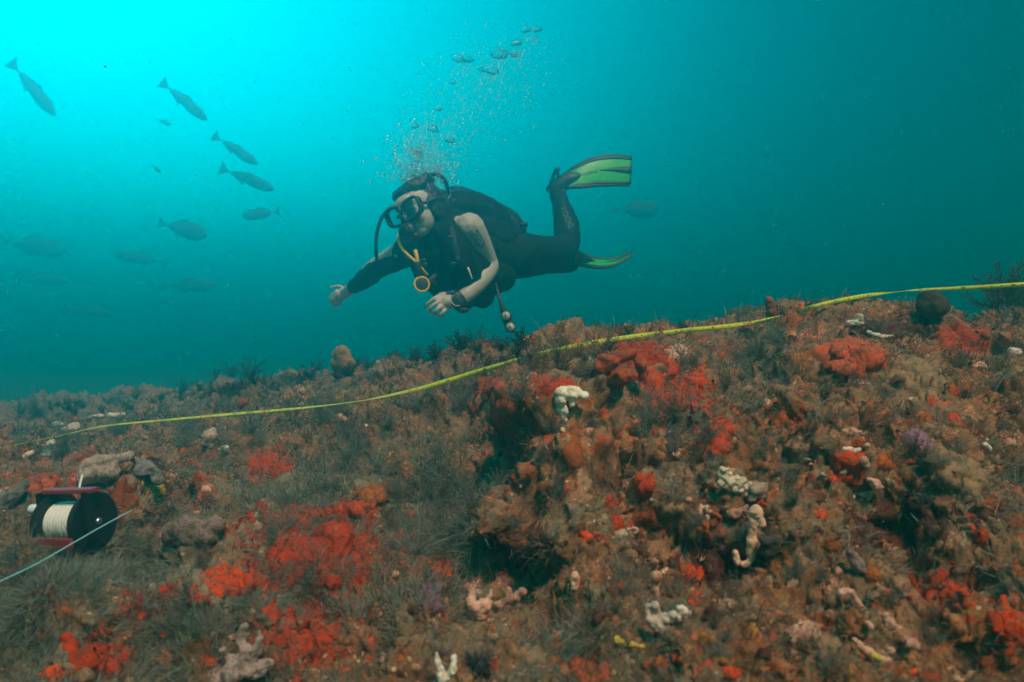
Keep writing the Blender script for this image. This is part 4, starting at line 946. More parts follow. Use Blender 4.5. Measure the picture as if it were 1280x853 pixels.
for x, y, h, lb in [(292, 470, 26, 'tall dark weed plant left of the tan plate sponge'), (310, 470, 30, 'taller dark weed plant beside the tan plate sponge'), (270, 474, 20, 'leaning dark weed at the left end of the crest clump'),
                    (385, 474, 24, 'dark leafy weed between plate sponge and dusty cup'), (400, 462, 20, 'dark weed at the foot of the dusty cup sponge'), (446, 458, 20, 'dark weed right of the dusty cup sponge'),
                    (520, 450, 26, 'dark weed on the crest under the outstretched hand'), (545, 448, 26, 'dark weed below the watch hand'), (575, 444, 32, 'bushy dark weed left of the gauge console'), (600, 440, 36, 'tallest dark weed left of the gauge console'),
                    (628, 438, 28, 'dark weed right below the gauge console'), (655, 436, 30, 'dark weed right of the gauge console'), (785, 424, 18, 'thin weed sprig above the crest tape'), (850, 414, 16, 'weed sprig on the crest left of the dark rock'),
                    (1010, 388, 14, 'weed sprig at the tape end by the gap')]:
    bush(('weedf', 'weed')[int(x) % 2], x, y, h, lb, 'seaweed', 'dark weed along the crest')
for j in range(90):
    x = rs.uniform(0, 780); y = np.interp(x, [0, 120, 300, 430, 560, 700, 800], [510, 502, 482, 462, 450, 442, 432]) + rs.uniform(0, 16)
    bush(rs.choice(('weed', 'weedf', 'weedf', 'weedf')), x, y, rs.uniform(7, 22), placed('low dark crest weed', x, y), 'seaweed', 'low dark weed along the crest')
# a bushy sea fan far right behind the tape and a thin twig before the crest weed
d = 2.3; base = P(1258, 390, d)
fanm = plant_mesh('sea_fan', 77, 1.0, 60, 1.35, 7, .24, .017, [(.05, .045, .04), (.07, .055, .05)], .4); fanm.materials.append(M['weed'])
o = bpy.data.objects.new('sea_fan', fanm); col.objects.link(o); o.location = base; o.scale = (.16, .10, .185); tag(o, 'dim bushy sea fan behind the tape at the far right', 'sea fan')
bm = bmesh.new(); hp, hn, d = hit(576, 436)
limb(bm, [(*P(576, 438, d), .004), (*P(566, 431, d), .0035), (*P(552, 425, d), .003)], 4, 6); limb(bm, [(*P(566, 431, d), .003), (*P(571, 424, d), .002)], 3, 6)
me = bpy.data.meshes.new('twig'); bm.to_mesh(me); bm.free(); me.transform(Matrix.Translation(-hp)); o = link_mesh('twig', me, M['darkcrust']); o.location = hp; tag(o, 'bare forked twig poking up from the crest weed', 'twig')
# dark boulder on the crest beside the brown finger sponge
bm = bmesh.new(); bd = 2.35
for x, y, r in ((922, 394, 11), (935, 392, 13), (948, 391, 10), (938, 400, 14), (915, 399, 8)): bm_ball(bm, P(x, y, bd), r * bd / F, 3, (1.2, 1.3, .8))
o = remesh_obj('boulder', bm, M['darkcrust'], .006, 2, None, P(935, 398, bd), .008, 35, 3); tag(o, 'low dark boulder behind the crest at the tape gap', 'rock')
# a black long-spined urchin in the bottom hollow
ub = hit(598, 840); bm = bmesh.new(); bm_ball(bm, (0, 0, 0), .009, 2)
me = bpy.data.meshes.new('sea_urchin'); bm.to_mesh(me); bm.free(); urch = empty('sea_urchin', ub[0] + ub[1] * .006); tag(urch, 'black spiny urchin at the bottom edge left of centre', 'urchin')
o = bpy.data.objects.new('body', me); me.materials.append(M['rubber']); col.objects.link(o); o.parent = urch
V = []; T = []
for k in range(220):
    v = Vector((rs.gauss(0, 1), rs.gauss(0, 1), rs.gauss(0, 1))).normalized(); s = v.orthogonal().normalized() * .0006; b = len(V); l = rs.uniform(.018, .028); s2 = v.cross(s)
    V += [v * .007 + s, v * .007 - s * .5 + s2, v * .007 - s * .5 - s2, v * l]; T += [(b, b + 1, b + 3), (b + 1, b + 2, b + 3), (b + 2, b, b + 3)]
me = mesh_np('spines', np.array(V), np.array(T)); me.materials.append(M['rubber']); o = bpy.data.objects.new('spines', me); col.objects.link(o); o.parent = urch; o['kind'] = 'stuff'
bake_pending()

# ------------------------------------------------------------------ helpers for built things
def bm_obj(name, bm, mat, parent=None, loc=None, smooth=True):
    me = bpy.data.meshes.new(name); bmesh.ops.recalc_face_normals(bm, faces=bm.faces); bm.to_mesh(me); bm.free()
    if parent is None and loc is not None: me.transform(Matrix.Translation(-Vector(loc)))
    o = link_mesh(name, me, mat, parent, smooth)
    if parent is None and loc is not None: o.location = loc
    return o
def tube_obj(name, pts, r, mat, parent=None, n=6, seg=8):
    """round tube through (px, py, d) points"""
    q = smooth_path([tuple(P(*p)) for p in pts], n); bm = bmesh.new()
    bm_tube(bm, q, [r] * len(q), seg, True); return bm_obj(name, bm, mat, parent, loc=None if parent else Vector(q[0]))
def grid_bm(rows):
    bm = bmesh.new(); vs = [[bm.verts.new(p) for p in r] for r in rows]
    for a, b in zip(vs, vs[1:]):
        for k in range(len(a) - 1): bm.faces.new((a[k], a[k + 1], b[k + 1], b[k]))
    return bm
def slab(bm, thick):
    """gives a sheet real thickness"""
    bmesh.ops.recalc_face_normals(bm, faces=bm.faces); bmesh.ops.solidify(bm, geom=bm.faces[:], thickness=thick); return bm
def lathe(bm, prof, M4, seg=32):
    """profile of (x along axis, radius) spun round the local x axis"""
    rings = [[bm.verts.new(M4 @ Vector((x, r * math.cos(a), r * math.sin(a)))) for a in [2 * math.pi * k / seg for k in range(seg)]] for x, r in prof]
    for a, b in zip(rings, rings[1:]):
        for k in range(seg): bm.faces.new((a[k], a[(k + 1) % seg], b[(k + 1) % seg], b[k]))
    bm.faces.new(rings[0]); bm.faces.new(rings[-1][::-1])
def box(bm, M4, c, s, bev=0.0):
    r = bmesh.ops.create_cube(bm, size=1.0, matrix=M4 @ Matrix.Translation(c) @ Matrix.Diagonal((*s, 1)))
    if bev: bmesh.ops.bevel(bm, geom=list({e for v in r['verts'] for e in v.link_edges}), offset=bev, segments=2, affect='EDGES')

# ------------------------------------------------------------------ the measuring tape along the crest
TP = [(-60, 572, 86), (0, 560, 86), (70, 546, 85), (130, 533, 74), (210, 525, 66), (300, 517, 56), (380, 510, 66), (440, 503, 82), (475, 497, 66), (520, 487, 45), (560, 476, 22), (600, 464, 8), (660, 447, 6), (700, 437, 12), (740, 429, 20), (770, 424, 30), (800, 420, 15), (860, 413, 4),
      (900, 409, 20), (935, 404, 50), (962, 398, 72), (988, 392, 80), (1012, 385, 20), (1040, 378, 8), (1070, 372, 15), (1095, 368, 45), (1122, 365, 86), (1150, 362.5, 62), (1190, 361, 35), (1230, 359, 15), (1290, 355, 6), (1360, 350, 6), (1480, 352, 20), (1600, 360, 40), (1700, 372, 60)]
dd = np.array([np.percentile([hit(x + a, y + b)[2] for a in (-12, -6, 0, 6, 12) for b in (-2, 2, 6)], 12) for x, y, _ in TP])
dd = np.convolve(np.concatenate([[dd[0]] * 2, dd, [dd[-1]] * 2]), np.array([1, 2, 3, 2, 1]) / 9, 'valid') - 0.02
dd = np.minimum(dd, np.interp([t[0] for t in TP], [-60, 300, 500, 640, 800, 1000, 1300, 1700], [1.75, 1.75, 1.62, 1.52, 1.62, 1.78, 1.85, 1.85]))
dd[[i for i, t_ in enumerate(TP) if t_[0] in (988,)]] += .16
path = smooth_path([(*P(x, y, d), th) for (x, y, th), d in zip(TP, dd)], 10)
V = []; UVv = []; acc = 0.0; eye = np.array([0, 0, CAMZ]); prev = None
for i, q in enumerate(path):
    p = q[:3]; t = path[min(i + 1, len(path) - 1)][:3] - path[max(i - 1, 0)][:3]; t /= np.linalg.norm(t)
    vw = p - eye; vw /= np.linalg.norm(vw); s = np.cross(t, vw); s /= np.linalg.norm(s)
    if s[2] < 0: s = -s
    th = math.radians(q[3]); w = s * math.cos(th) + vw * math.sin(th); w -= t * w.dot(t)
    if prev is not None: acc += np.linalg.norm(p - prev)
    prev = p.copy(); V += [p - w * .0054, p + w * .0054]; UVv += [(acc, 0), (acc, 1)]
n = len(path); me = mesh_np('measuring_tape', np.array(V), np.array([(2 * i, 2 * i + 1, 2 * i + 3, 2 * i + 2) for i in range(n - 1)]))
uvl = me.uv_layers.new(name='UVMap'); li = np.empty(len(me.loops), np.int32); me.loops.foreach_get('vertex_index', li)
uvl.data.foreach_set('uv', np.array(UVv, np.float32)[li].ravel())
tape = link_mesh('measuring_tape', me, M['tape']); tape.modifiers.new('thickness', 'SOLIDIFY').thickness = 0.0004
tag(tape, 'yellow measuring tape laid along the crest of the reef', 'tape')

# ------------------------------------------------------------------ the line reel on the left
rc = P(94, 652, .98)
ax = Vector((.965, -.24, .07)).normalized(); upv = (Vector((-.10, -.05, 1)) - ax * Vector((-.10, -.05, 1)).dot(ax)).normalized(); fy = upv.cross(ax)
RM = Matrix((ax, fy, upv)).transposed().to_4x4(); RM.translation = rc
reel = empty('line_reel', rc); tag(reel, 'black line reel wound with white line, red frame bars, lying on the left slope', 'reel')
def rbm(): return bmesh.new()
bm = rbm(); prof = [(-.028, .018)]
for k in range(60): prof.append((-.0275 + .055 * k / 59, .0265 + .0012 * math.sin(k * 1.9) + .0007 * math.sin(k * .7)))
prof.append((.028, .018)); lathe(bm, prof, RM, 40); bm_obj('line_winding', bm, M['white_line'], reel)
for sx, nm in ((-1, 'spool_flange'), (1, 'spool_flange')):
    bm = rbm(); x0 = .0285 * sx
    lathe(bm, [(x0, .012), (x0, .039), (x0 + .0015 * sx, .042), (x0 + .005 * sx, .042), (x0 + .0065 * sx, .039), (x0 + .0065 * sx, .014), (x0 + .010 * sx, .012)], RM, 40)
    bm_obj(nm, bm, M['black_plastic'], reel, smooth=False)
bm = rbm(); lathe(bm, [(.037, .0055), (.043, .005), (.0445, .003)], RM, 16); bm_obj('axle_bolt', bm, M['steel'], reel)
for (c, s) in (((.004, -.006, .0465), (.086, .016, .006)), ((-.006, -.045, -.016), (.092, .006, .014)), ((-.0, .042, -.010), (.080, .006, .010))):
    bm = rbm(); box(bm, RM, c, s, .0012); bm_obj('frame_bar', bm, M['red_metal'], reel, smooth=False)
for sx in (-1, 1):
    bm = rbm(); box(bm, RM, (.0395 * sx, -.012, .012), (.003, .020, .070), .001); bm_obj('side_plate', bm, M['black_plastic'], reel, smooth=False)
bm = rbm(); box(bm, RM, (-.020, -.036, -.042), (.026, .016, .040), .004); grip = bm_obj('handle', bm, M['black_plastic'], reel, smooth=False)
for k in range(4):
    bm = rbm(); bm_ball(bm, RM @ Vector((-.028 + .010 * (k % 3), -.046, -.026 - .014 * (k // 2))), .0034, 2); bm_obj('screw', bm, M['steel'], grip)
KM = RM @ Matrix.Translation((-.050, -.012, .022))
bm = rbm(); lathe(bm, [(-.012, .006), (-.011, .0072), (.010, .0072), (.011, .006)], KM, 20); bm_obj('crank_knob', bm, M['white_plastic'], reel)
bm = rbm(); box(bm, RM, (-.0375, -.010, .010), (.003, .010, .040), .001); bm_obj('crank_arm', bm, M['black_plastic'], reel, smooth=False)
q = smooth_path([tuple(P(98, 619, .97)), tuple(P(100, 606, .98)), tuple(P(103, 594, .99))], 4); bm = rbm(); bm_tube(bm, q, [.0016] * len(q), 8); bm_obj('guide_pin', bm, M['white_line'], reel)
q = smooth_path([tuple(P(-40, 745, .80)), tuple(P(0, 727, .83)), tuple(P(44, 706, .87)), tuple(P(88, 681, .915)), tuple(P(128, 658, .945)), tuple(P(165, 638, .99))], 5); bm = rbm(); bm_tube(bm, q, [.0010] * len(q), 8); bm_obj('paid_out_line', bm, M['cyan_line'], reel)

# ------------------------------------------------------------------ the diver
def J(px, py, d, r): return (*P(px, py, d), r)
person = empty('person', P(600, 330, 2.95)); tag(person, 'scuba diver in black wetsuit swimming left over the reef, one arm stretched out', 'person')
# head frame: e = diver's left, f = where the face looks, u = up through the crown
hc = P(525, 265, 2.70); f_ = Vector((-.47, -.85, -.22)).normalized(); e_ = Vector((.86, -.47, .32)); e_ = (e_ - f_ * e_.dot(f_)).normalized(); u_ = f_.cross(e_)
HM = Matrix((e_, f_, u_)).transposed().to_4x4(); HM.translation = hc
def H(a, b, c): return HM @ Vector((a, b, c))
HR = HM.to_3x3()
bm = bmesh.new()
def hb(c, r, sc): bm_ball(bm, H(*c), r, 3, sc, HR)
hb((0, -.012, .035), .1, (.76, .95, .84)); hb((0, .030, -.025), .1, (.66, .60, .74)); hb((0, .048, -.074), .036, (1.0, .8, .75)); hb((0, .018, -.050), .052, (1.0, .95, .8))
hb((0, .085, .035), .04, (1.2, .5, .8)); hb((.034, .068, -.030), .024, (1, .8, 1)); hb((-.034, .068, -.030), .024, (1, .8, 1))
limb(bm, [(*H(0, .092, .008), .008), (*H(0, .104, -.016), .010), (*H(0, .108, -.030), .012)], 3, 8)
hb((0, .086, -.056), .017, (1.5, .6, .45)); hb((0, .084, -.066), .016, (1.3, .6, .45))
for s in (-1, 1): hb((s * .077, -.008, -.004), .03, (.3, .6, 1.0))
# neck, trunk
limb(bm, [(*H(0, -.03, -.05), .056), J(540, 288, 2.80, .056), J(552, 298, 2.84, .08)], 4, 14)
limb(bm, [J(548, 302, 2.84, .125), J(575, 315, 2.90, .128), J(612, 320, 3.02, .100), J(650, 320, 3.14, .100)], 5, 18)
limb(bm, [J(508, 313, 2.88, .062), J(545, 300, 2.82, .085), J(588, 288, 2.76, .064)], 5, 14)
# left (near) arm
limb(bm, [J(587, 284, 2.74, .060), J(598, 302, 2.78, .050), J(609, 325, 2.84, .041), J(611, 336, 2.84, .040), J(597, 354, 2.78, .040), J(582, 369, 2.73, .030), J(571, 376, 2.70, .027)], 5, 14)
# right (far) arm, stretched forward
limb(bm, [J(508, 313, 2.88, .055), J(490, 322, 2.98, .046), J(472, 333, 3.07, .042), J(456, 347, 3.16, .040), J(441, 359, 3.25, .030), J(436, 363, 3.28, .028)], 5, 14)
# left hand, loosely closed
hd = 2.67
limb(bm, [J(571, 376, 2.70, .027), J(564, 377, hd, .030), J(557, 378, hd - .006, .027)], 3, 10)
for pts in ([(554, 369.5, .004), (543, 373, -.016), (535, 380, -.020), (531, 385.5, -.008)], [(553, 375, -.010), (543, 380.5, -.034), (537, 387, -.032), (538, 391, -.016)], [(555, 381, -.012), (547, 386.5, -.034), (543, 391.5, -.028), (546, 394, -.012)], [(559, 386.5, -.006), (553, 391, -.022), (550, 395, -.016), (553, 396, -.004)]):
    limb(bm, [J(x, y, hd + z - .004, .0090 - .0008 * i) for i, (x, y, z) in enumerate(pts)], 4, 8)
limb(bm, [J(563, 370, hd + .01, .012), J(554, 368, hd + .022, .011), J(546, 371, hd + .026, .009)], 4, 8)
# right hand, open, fingers spread
limb(bm, [J(437, 362, 3.27, .027), J(431, 367, 3.31, .028), J(426, 369, 3.33, .029)], 3, 10, (Vector((.2, 1, .1)).normalized(), .6))
for pts in ([(430, 361), (423, 358), (414, 360)], [(421, 364), (416, 369), (412, 374)], [(421, 369), (416, 375), (414, 378)], [(423, 373), (419, 379), (417, 382)], [(427, 375), (424, 380), (421, 382)]):
    limb(bm, [J(x, y, 3.33 + .012 * i, .0100 - .0010 * i) for i, (x, y) in enumerate(pts)], 4, 8)
# legs
limb(bm, [J(655, 315, 3.12, .080), J(680, 316, 3.28, .075), J(703, 312, 3.44, .062), J(709, 303, 3.50, .058), J(708, 282, 3.56, .060), J(703, 262, 3.60, .046), J(698, 241, 3.64, .036)], 5, 14)
limb(bm, [J(652, 325, 3.20, .080), J(680, 323, 3.40, .074), J(704, 325, 3.58, .056), J(711, 324, 3.70, .048), J(715, 323, 3.80, .036), J(717, 323, 3.90, .026)], 5, 14)
# feet
limb(bm, [J(693, 238, 3.64, .035), J(700, 228, 3.66, .034), J(712, 224, 3.68, .030)], 3, 10)
limb(bm, [J(717, 323, 3.90, .024), J(719, 323, 3.96, .020), J(721, 323, 3.99, .016)], 3, 10)
body = remesh_obj('body', bm, M['skin'], .0046, 2, person)

bm = bmesh.new()
limb(bm, [(*H(.004, -.035, -.062), .066), (*H(.004, -.05, -.11), .072), J(552, 298, 2.84, .090)], 4, 14)
limb(bm, [J(548, 302, 2.84, .136), J(575, 315, 2.90, .138), J(612, 320, 3.02, .108), J(650, 320, 3.14, .107)], 5, 18)
limb(bm, [J(508, 313, 2.88, .064), J(545, 300, 2.82, .094), J(580, 288, 2.78, .066)], 5, 14)
limb(bm, [J(655, 315, 3.12, .088), J(680, 316, 3.28, .082), J(703, 312, 3.44, .070), J(709, 303, 3.50, .066), J(708, 282, 3.56, .068), J(703, 262, 3.60, .053), J(699, 246, 3.63, .043)], 5, 14)
limb(bm, [J(652, 325, 3.20, .088), J(680, 323, 3.40, .080), J(706, 326, 3.58, .066), J(713, 324, 3.70, .063), J(717, 323, 3.84, .048)], 5, 14)
limb(bm, [J(511, 318, 2.875, .054), J(492, 327, 2.965, .046), J(473, 336, 3.06, .046), J(457, 348, 3.15, .045), J(442, 359, 3.245, .035)], 5, 14)
suit = remesh_obj('wetsuit', bm, M['neoprene'], .0065, 4, person, None, .004, 18, 2)

bm = bmesh.new()
bm_ball(bm, H(0, -.030, .050), .1, 3, (.82, .92, .84), HR); bm_ball(bm, H(0, -.055, .0), .085, 3, (.9, .75, 1.0), HR); bm_ball(bm, H(.02, .02, .098), .04, 2, (1.4, 1.2, .6), HR)
for s in (-1, 1): bm_ball(bm, H(s * .066, -.014, .000), .044, 2, (.55, 1.1, 1.35), HR)
limb(bm, [(*H(.02, -.10, .05), .042), (*H(.03, -.135, .03), .034), (*H(.03, -.14, -.02), .022)], 4, 10)
for k in range(14):
    a = -1.3 + 2.6 * k / 13; limb(bm, [(*H(.075 * math.sin(a), .065 * math.cos(a), .085), .012), (*H(.084 * math.sin(a), .02 * math.cos(a) - .02, .115), .013), (*H(.05 * math.sin(a), -.09, .105), .012)], 3, 6)
remesh_obj('hair', bm, M['hair'], .0055, 1, person, None, .004, 60, 4)
for s in (-1, 1):
    bm = bmesh.new(); bm_ball(bm, H(s * .032, .083, .004), .0125, 2); ey = bm_obj('eye', bm, M['eye'], person)
    bm = bmesh.new(); bm_ball(bm, H(s * .032, .0935, .003), .0055, 2, (1, .5, 1), HR); bm_obj('iris', bm, M['ink'], ey)
# neoprene boots
for pts in ([J(699, 250, 3.625, .045), J(694, 240, 3.64, .044), J(689, 240, 3.645, .036), J(700, 229, 3.66, .040), J(712, 224, 3.68, .036)], [J(708, 324, 3.72, .058), J(714, 323, 3.84, .050), J(717, 323, 3.92, .042), J(722, 322, 3.98, .034), J(728, 323, 4.02, .028)]):
    bm = bmesh.new(); limb(bm, pts, 4, 12); remesh_obj('boot', bm, M['neoprene'], .006, 2, person)

# -- buoyancy vest
vest = empty('buoyancy_vest', P(585, 315, 2.95)); tag(vest, 'black buoyancy vest strapped on the diver with rear air bladder', 'vest')
bm = bmesh.new()
limb(bm, [J(556, 262, 2.94, .055), J(580, 262, 3.0, .085), J(606, 275, 3.08, .100), J(632, 293, 3.18, .085)], 5, 14)
limb(bm, [J(562, 285, 2.90, .075), J(600, 300, 2.98, .10), J(636, 312, 3.14, .10)], 5, 14)
remesh_obj('bladder', bm, M['nylon'], .008, 3, vest, None, .006, 16, 5)
bm = bmesh.new()
limb(bm, [J(560, 275, 2.78, .040), J(566, 300, 2.73, .058), J(574, 330, 2.74, .078), J(588, 358, 2.84, .075), J(604, 372, 2.95, .050)], 5, 14)
limb(bm, [J(585, 330, 2.80, .075), J(610, 345, 2.92, .080), J(628, 345, 3.04, .070)], 4, 12)
pl = remesh_obj('front_panel', bm, M['nylon'], .008, 3, vest, None, .005, 22, 6)
bm = bmesh.new()
limb(bm, [J(528, 298, 2.80, .040), J(526, 315, 2.78, .055), J(537, 338, 2.80, .068), J(556, 358, 2.88, .060), J(572, 366, 2.96, .050)], 5, 14)
limb(bm, [J(545, 318, 2.76, .070), J(555, 340, 2.80, .075)], 3, 12)
pr = remesh_obj('front_panel', bm, M['nylon'], .008, 3, vest, None, .005, 22, 7)
for pts in ([J(556, 264, 2.84, .016), J(562, 280, 2.73, .017), J(566, 300, 2.665, .017), J(572, 325, 2.655, .016)], [J(548, 275, 2.86, .016), J(531, 296, 2.75, .017), J(524, 312, 2.715, .017), J(531, 332, 2.72, .016)]):
    bm = bmesh.new(); limb(bm, pts, 5, 10, (Vector((.1, 1, .2)).normalized(), .5)); bm_obj('shoulder_strap', bm, M['navy'], vest)
bm = bmesh.new(); limb(bm, [J(634, 272, 3.12, .026), J(640, 280, 3.12, .034), J(646, 291, 3.14, .030)], 4, 10); limb(bm, [J(630, 286, 3.10, .04), J(640, 300, 3.12, .035)], 3, 10)
remesh_obj('rear_pocket', bm, M['navy'], .006, 3, vest, None, .004, 30, 8)
bm = bmesh.new(); limb(bm, [J(644, 282, 3.12, .008), J(652, 281, 3.12, .009)], 3, 8); limb(bm, [J(652, 281, 3.12, .012), J(657, 281, 3.12, .013)], 3, 8); bm_obj('pull_toggle', bm, M['rubber'], vest)
for x, y, d, r in ((586, 383, 2.90, .014), (596, 379, 2.92, .018), (606, 372, 2.95, .020), (616, 366, 2.98, .018)):
    bm = bmesh.new(); bm_ball(bm, P(x, y, d), r, 2, (1.3, 1, .8)); bm_obj('clip', bm, M['black_plastic'], vest)
bm = bmesh.new(); ring = [P(604 + 4 * math.cos(a), 371 + 2.2 * math.sin(a) + 4, 2.93) for a in [k * math.pi / 8 for k in range(17)]]; bm_tube(bm, ring, [.0022] * 17, 6, False); bm_obj('metal_ring', bm, M['steel'], vest)
bm = bmesh.new(); limb(bm, [J(585, 335, 2.655, .0035), J(590, 348, 2.66, .003)], 3, 6); bm_obj('whistle', bm, M['white_plastic'], vest)
for x, y, d in ((562, 297, 2.645), (566, 330, 2.64), (529, 326, 2.69)):
    bm = bmesh.new(); bm_ball(bm, P(x, y, d), .011, 2, (1.3, .5, .8)); bm_obj('buckle', bm, M['black_plastic'], vest)

# -- tank on the diver's back with its valve and first stage
tank = empty('scuba_tank', P(600, 262, 3.16)); tag(tank, 'dark scuba tank behind the diver\'s shoulders, mostly hidden by the vest', 'tank')
bm = bmesh.new(); limb(bm, [J(560, 253, 3.06, .062), J(568, 256, 3.09, .088), J(600, 268, 3.20, .090), J(632, 284, 3.34, .090), J(642, 288, 3.38, .070)], 5, 20); bm_obj('cylinder', bm, M['navy'], tank)
bm = bmesh.new(); limb(bm, [J(562, 252, 3.05, .030), J(553, 249, 3.02, .028), J(549, 251, 3.0, .024)], 3, 12); bm_obj('valve', bm, M['steel'], tank)
bm = bmesh.new(); bm_ball(bm, P(556, 250, 2.99), .036, 3, (1.1, 1, 1)); bm_obj('first_stage', bm, M['rubber'], tank)

# -- regulator with its hoses
reg = empty('regulator', P(519, 300, 2.62)); tag(reg, 'black breathing regulator in the diver\'s mouth with hoses arching past the head', 'regulator')
rm_ = H(0, .125, -.072)
bm = bmesh.new(); bm_ball(bm, rm_, .036, 3, (1.05, .75, .95), HR); bm_ball(bm, H(0, .10, -.064), .022, 2, (1.2, 1, .7), HR); bm_ball(bm, H(0, .120, -.100), .024, 2, (1.7, .9, .6), HR); remesh_obj('second_stage', bm, M['rubber'], .004, 2, reg)
bm = bmesh.new(); lathe(bm, [(-.002, .024), (.004, .023), (.006, .018)], HM @ Matrix.Translation((0, .150, -.072)) @ Matrix.Rotation(math.pi / 2, 4, 'Z'), 24); bm_obj('purge_cover', bm, M['black_plastic'], reg)
tube_obj('hose', [(560, 256, 2.92), (560, 240, 2.86), (556, 226, 2.80), (547, 218.5, 2.78), (538, 220, 2.78), (531, 231, 2.78), (528, 240, 2.80)], .0085, M['rubber'], reg)
tube_obj('hose', [(529, 236, 2.83), (515, 246, 2.86), (500, 255, 2.82), (487, 261, 2.80), (477, 273, 2.79), (471, 292, 2.79), (470, 312, 2.80), (471, 323, 2.83)], .0075, M['rubber'], reg)
# -- spare regulator on the yellow hose
octo = empty('spare_regulator', P(527, 356, 2.62)); tag(octo, 'spare regulator with yellow ring hanging on a yellow hose at the chest', 'regulator')
tube_obj('yellow_hose', [(514, 294, 2.60), (508, 289, 2.60), (502, 290, 2.60), (498, 296, 2.60), (499, 304, 2.60), (504, 313, 2.60), (512, 321, 2.60), (520, 328, 2.60), (527, 336, 2.61), (534, 344, 2.64)], .0062, M['yhose'], octo)
tube_obj('yellow_hose', [(519, 313, 2.61), (521, 321, 2.60), (522, 330, 2.60)], .0075, M['yhose'], octo)
tube_obj('hose', [(521, 328, 2.60), (523, 338, 2.60), (526, 349, 2.61)], .014, M['rubber'], octo)
OM = Matrix((Vector((.25, -.95, .12)).normalized(), Vector((.95, .26, 0)).normalized(), Vector((-.03, .12, 1)).normalized())).transposed().to_4x4(); OM.translation = P(527, 356, 2.60)
bm = bmesh.new(); lathe(bm, [(-.024, .014), (-.016, .026), (0, .029), (.006, .027), (.008, .02)], OM, 28); bm_obj('second_stage', bm, M['rubber'], octo)
bm = bmesh.new(); ring = [OM @ Vector((.006, .0275 * math.cos(k * math.pi / 14), .0275 * math.sin(k * math.pi / 14))) for k in range(29)]; bm_tube(bm, ring, [.0042] * 29, 8, False); bm_obj('yellow_ring', bm, M['yhose'], octo)
bm = bmesh.new(); limb(bm, [J(534, 352, 2.63, .010), J(540, 349, 2.65, .013), J(544, 345, 2.66, .010)], 3, 8); limb(bm, [J(538, 352, 2.64, .010), J(545, 354, 2.66, .008)], 3, 8); bm_obj('mouthpiece', bm, M['rubber'], octo)

# -- mask
mask = empty('dive_mask', H(0, .12, 0)); tag(mask, 'black framed two-lens dive mask on the diver\'s face', 'mask')
def lens_loop(s, grow=1.0, fwd=0.0):
    out = []
    for k in range(24):
        a = 2 * math.pi * k / 24; ca, sa = math.cos(a), math.sin(a)
        x = abs(ca) ** .6 * math.copysign(1, ca); z = abs(sa) ** .6 * math.copysign(1, sa)
        w = .040 * grow; hgt = (.036 + .004 * x) * grow          # outer side droops like a teardrop
        out.append(H(s * (.044 + w * x), .112 + fwd - .10 * (.044 + w * x) ** 2 * 4, .002 + hgt * z + .006 * x * (1 - z)))
    return out
for s in (-1, 1):
    lp = lens_loop(s); bm = bmesh.new(); bm_tube(bm, lp + lp[:1], [.0062] * 25, 8, False); fr = bm_obj('lens_frame', bm, M['rubber'], mask)
    bm = bmesh.new(); inner = [bm.verts.new(p) for p in lens_loop(s, .96, .002)]; bm.faces.new(inner); bmesh.ops.triangulate(bm, faces=bm.faces[:]); slab(bm, .003); bm_obj('lens', bm, M['mask_glass'], fr, smooth=False)
    l0, l1 = lens_loop(s, 1.04, -.004), lens_loop(s, 1.05, -.024); bm = grid_bm([l0 + l0[:1], l1 + l1[:1]]); slab(bm, .003); bm_obj('skirt', bm, M['rubber'], mask)
bm = bmesh.new(); bm_ball(bm, H(0, .112, -.024), .020, 3, (.85, .9, 1.15), HR); bm_obj('nose_pocket', bm, M['rubber'], mask)
bm = bmesh.new(); st = [H(.092 * math.sin(a), -.012 + .108 * math.cos(a), .006 + .02 * (1 - math.cos(a)) * .5) for a in np.linspace(.85, 2 * math.pi - .85, 30)]
bm_tube(bm, st, [.0065] * 30, 8, True, (Vector(f_), .999)); bm_obj('strap', bm, M['rubber'], mask)

# -- wrist computer
watch = empty('dive_watch', P(571, 376, 2.66)); tag(watch, 'large black round dive watch on the diver\'s near wrist', 'watch')
WM = Matrix((Vector((.15, -.95, .15)).normalized(), Vector((.985, .16, 0)).normalized(), Vector((0, .1, 1)).normalized())).transposed().to_4x4(); WM.translation = P(571.5, 375.5, 2.655)
bm = bmesh.new(); lathe(bm, [(-.012, .026), (-.002, .030), (.006, .030), (.009, .027), (.010, .022)], WM, 32); case = bm_obj('case', bm, M['black_plastic'], watch)
bm = bmesh.new(); ring = [WM @ Vector((.0095, .0245 * math.cos(k * math.pi / 16), .0245 * math.sin(k * math.pi / 16))) for k in range(12, 27)]; bm_tube(bm, ring, [.0022] * len(ring), 6); bm_obj('bezel_rim', bm, M['dial'], case)
bm = bmesh.new(); lathe(bm, [(.0102, .020), (.0108, .019)], WM, 28); bm_obj('screen', bm, M['ink'], case)
bm = bmesh.new(); wr = Vector(P(572, 375.5, 2.70)); axw = (Vector(P(571, 376, 2.70)) - Vector(P(582, 369, 2.73))).normalized(); a1 = axw.orthogonal().normalized(); a2 = axw.cross(a1)
bm_tube(bm, [wr + (a1 * math.cos(t) + a2 * math.sin(t)) * .033 for t in np.linspace(0, 2 * math.pi, 25)], [.012] * 25, 8, False, (a1, 1)); bm_obj('band', bm, M['rubber'], watch)
bm = bmesh.new(); limb(bm, [J(570, 384, 2.66, .010), J(577, 388, 2.66, .012), J(583, 388, 2.67, .010)], 4, 10, (Vector((.1, 1, 0)).normalized(), .5)); bm_obj('strap_tail', bm, M['rubber'], watch)
